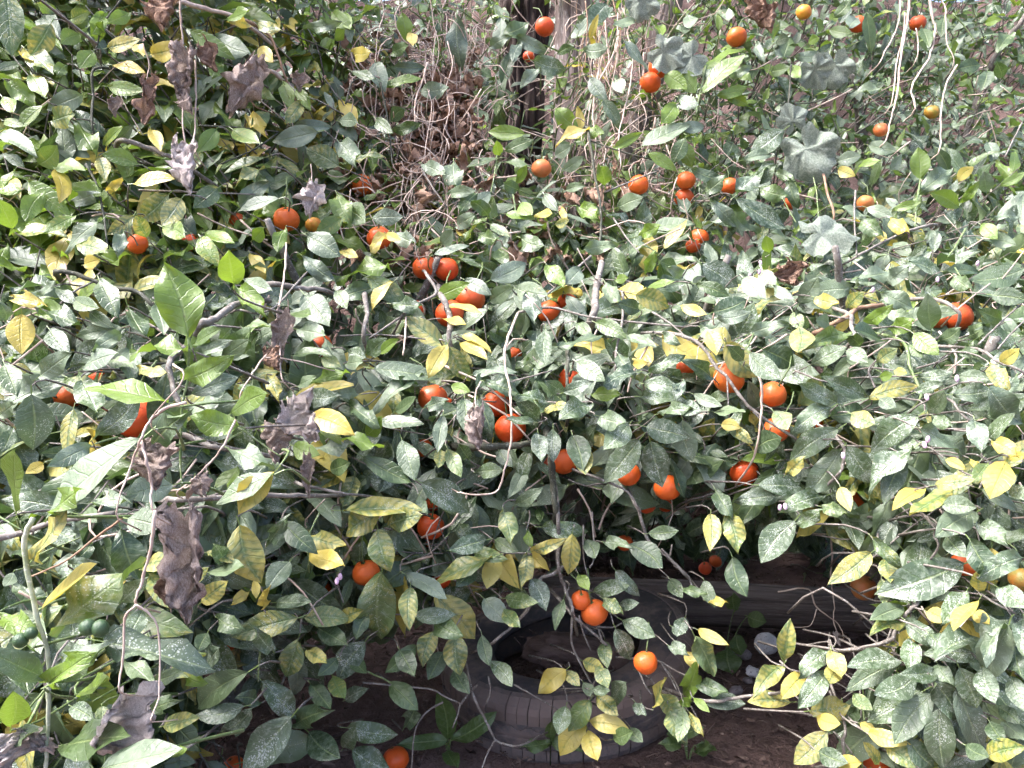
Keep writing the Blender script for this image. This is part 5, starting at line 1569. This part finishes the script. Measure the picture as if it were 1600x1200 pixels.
climber('climbing vine with very large dusty grey-green lobed leaves', ('C', '500 480 560 560 600 700 640 900 650 1050'), [('C', 590, 690, 290, 2.5, 0.15), ('C', 660, 1090, 280, 1.8, 1.2), ('C', 530, 560, 150, 5.8, 0.2)])
climber('climbing vine with smooth pale lobed leaves in shadow below the high oranges', ('C', '720 180 700 250 690 320 640 380'), [('C', 720, 300, 190, 3.0, 0.1), ('C', 630, 320, 170, 2.6, 0.1), ('C', 60, 260, 190, 4.0, 0.6)])

# ------------------------------------------------------------------ weeds on the soil and the far hedge
def weed(label, base, leaves, cat='weed', name='weed'):
    V = empty(name, base, label, cat)
    b = MB()
    for (tip, L, W, d, n) in leaves:
        b.tube(smooth_path([base, (np.asarray(base) * 0.4 + tip * 0.6) + np.array([0, 0, 0.02]), tip], 3), 0.0014, 5)
        lf = make_leaf(tip, d, n, L, W, 'd')
        o = obj('leaf', LEAF_ME[lf.var], V, None, lf.matrix(np.asarray(base)))
        o.color = (0.0, 0.25, 0.03, 0.0)
    b.build('stem', M['stem'], V, base)
gb = ground_hit(1130, 1040)
weed('small weed with dark green heart-shaped leaves beside the pale stone', gb, [(gb + np.array([0.03, -0.01, 0.09]), 0.05, 0.052, (0.2, -0.8, -0.7), (0.1, -0.6, 0.8)), (gb + np.array([0.06, 0, 0.14]), 0.05, 0.05, (0.7, -0.5, 0.0), (0, -0.8, 0.7)),
     (gb + np.array([0.01, 0, 0.05]), 0.07, 0.075, (0.0, -0.6, -0.5), (0, -0.8, 0.5)), (gb + np.array([0.03, 0.02, 0.15]), 0.05, 0.045, (-0.1, -0.2, 0.9), (0, -0.9, 0.3))])
gb = ground_hit(700, 1190)
weed('dark green seedling with long pointed leaves in front of the tyre', gb, [(gb + np.array([0, 0, 0.05]), 0.13, 0.045, (-0.15, -0.1, 1.0), (0, -1, 0.2)), (gb + np.array([0, 0, 0.05]), 0.11, 0.036, (-1.0, -0.2, 0.05), (0, -0.7, 0.8)),
     (gb + np.array([0.01, 0, 0.05]), 0.12, 0.044, (0.9, -0.1, 0.7), (-0.4, -0.8, 0.5)), (gb + np.array([0, -.02, 0.04]), 0.09, 0.035, (0.3, -0.9, 0.1), (0, -0.3, 0.9))])
gb = ground_hit(860, 1195)
weed('low seedling with small dark leaves beside the blotchy yellow leaves', gb, [(gb + np.array([0.0, 0, 0.05]), 0.07, 0.028, (-0.9, -0.4, 0.2), (0, -0.6, 0.8)), (gb + np.array([0.0, 0, 0.05]), 0.07, 0.03, (0.9, -0.4, 0.1), (0, -0.6, 0.8)), (gb + np.array([0, 0, 0.06]), 0.06, 0.026, (0.1, -0.4, 0.8), (0, -1, 0.3))])
gb = ground_hit(1075, 1195)
weed('ragged dark weed on bare soil beside the tyre', gb, [(gb + np.array([random.uniform(-.02, .02), 0, 0.03 + 0.01 * i]), 0.055, 0.03, (math.cos(i * 1.3), -0.5, 0.3 + 0.1 * i), (0, -0.6, 0.8)) for i in range(5)])

def litter():
    b = MB()
    for i in range(10000):
        x, y = random.uniform(-2.2, 2.2), random.uniform(1.0, 3.6)
        z = ground_z(x, y) + 0.035 * mnoise.noise((x * 2.1, y * 2.1, 0.3)) + 0.014 * mnoise.noise((x * 8, y * 8, 4.1)) - 0.004
        if (x - tyre_loc[0]) ** 2 + (y - tyre_loc[1]) ** 2 < 0.33 ** 2:
            if (x - tyre_loc[0]) ** 2 + (y - tyre_loc[1]) ** 2 > 0.15 ** 2: continue
            z = 0.085
        a = random.uniform(0, 6.28)
        if random.random() < 0.55:
            L, W = random.uniform(0.010, 0.038), random.uniform(0.004, 0.014)
            c, s = math.cos(a), math.sin(a)
            vv = []
            h = [random.uniform(0, 0.010) for _ in range(6)]
            for (p_, q_), hh in zip(((-1, 0), (-0.3, 1), (0.4, 0.9), (1, 0), (0.4, -0.9), (-0.3, -1)), h):
                vv.append(np.array([x + c * p_ * L / 2 - s * q_ * W / 2, y + s * p_ * L / 2 + c * q_ * W / 2, z + hh]))
            b.add(vv, [(0, 1, 2, 3), (0, 3, 4, 5)])
        else:
            L = random.uniform(0.02, 0.09)
            e = np.array([x + math.cos(a) * L, y + math.sin(a) * L, z + random.uniform(0, 0.012)])
            b.tube([np.array([x, y, z + 0.002]), (np.array([x, y, z]) + e) / 2 + np.array([random.uniform(-.006, .006), random.uniform(-.006, .006), 0.005]), e], random.uniform(0.0006, 0.0018), 3)
    tag(b.build('leaf_litter', M['litter']), 'fine brown leaf litter and broken twigs scattered over the soil', 'litter', kind='stuff')
litter()
def far_hedge():
    lv = []
    for i in range(15000):
        x = random.uniform(-4.2, 4.2)
        y = random.uniform(3.1, 6.2)
        z = ground_z(x, y) + random.random() ** 1.6 * (0.55 + 0.25 * math.sin(x * 2.3 + y))
        if y > 5.4: z += random.uniform(0, 1.1)
        yv = nrm(rng.random(3) - 0.5 + np.array([0, -0.35, -0.15]))
        L = random.uniform(0.045, 0.10)
        ty = random.choice('ddgggslpd')
        lv.append(make_leaf((x, y, z), yv, UPV * 0.8 + np.array([0, -0.4, 0]) + (rng.random(3) - 0.5), L, L * 0.5, ty))
    o = obj('hedge', stuff_mesh(lv, np.zeros(3), LO, 'hedge'))
    tag(o, 'dark leafy undergrowth covering the bank behind the citrus trees', 'undergrowth', kind='stuff')
far_hedge()
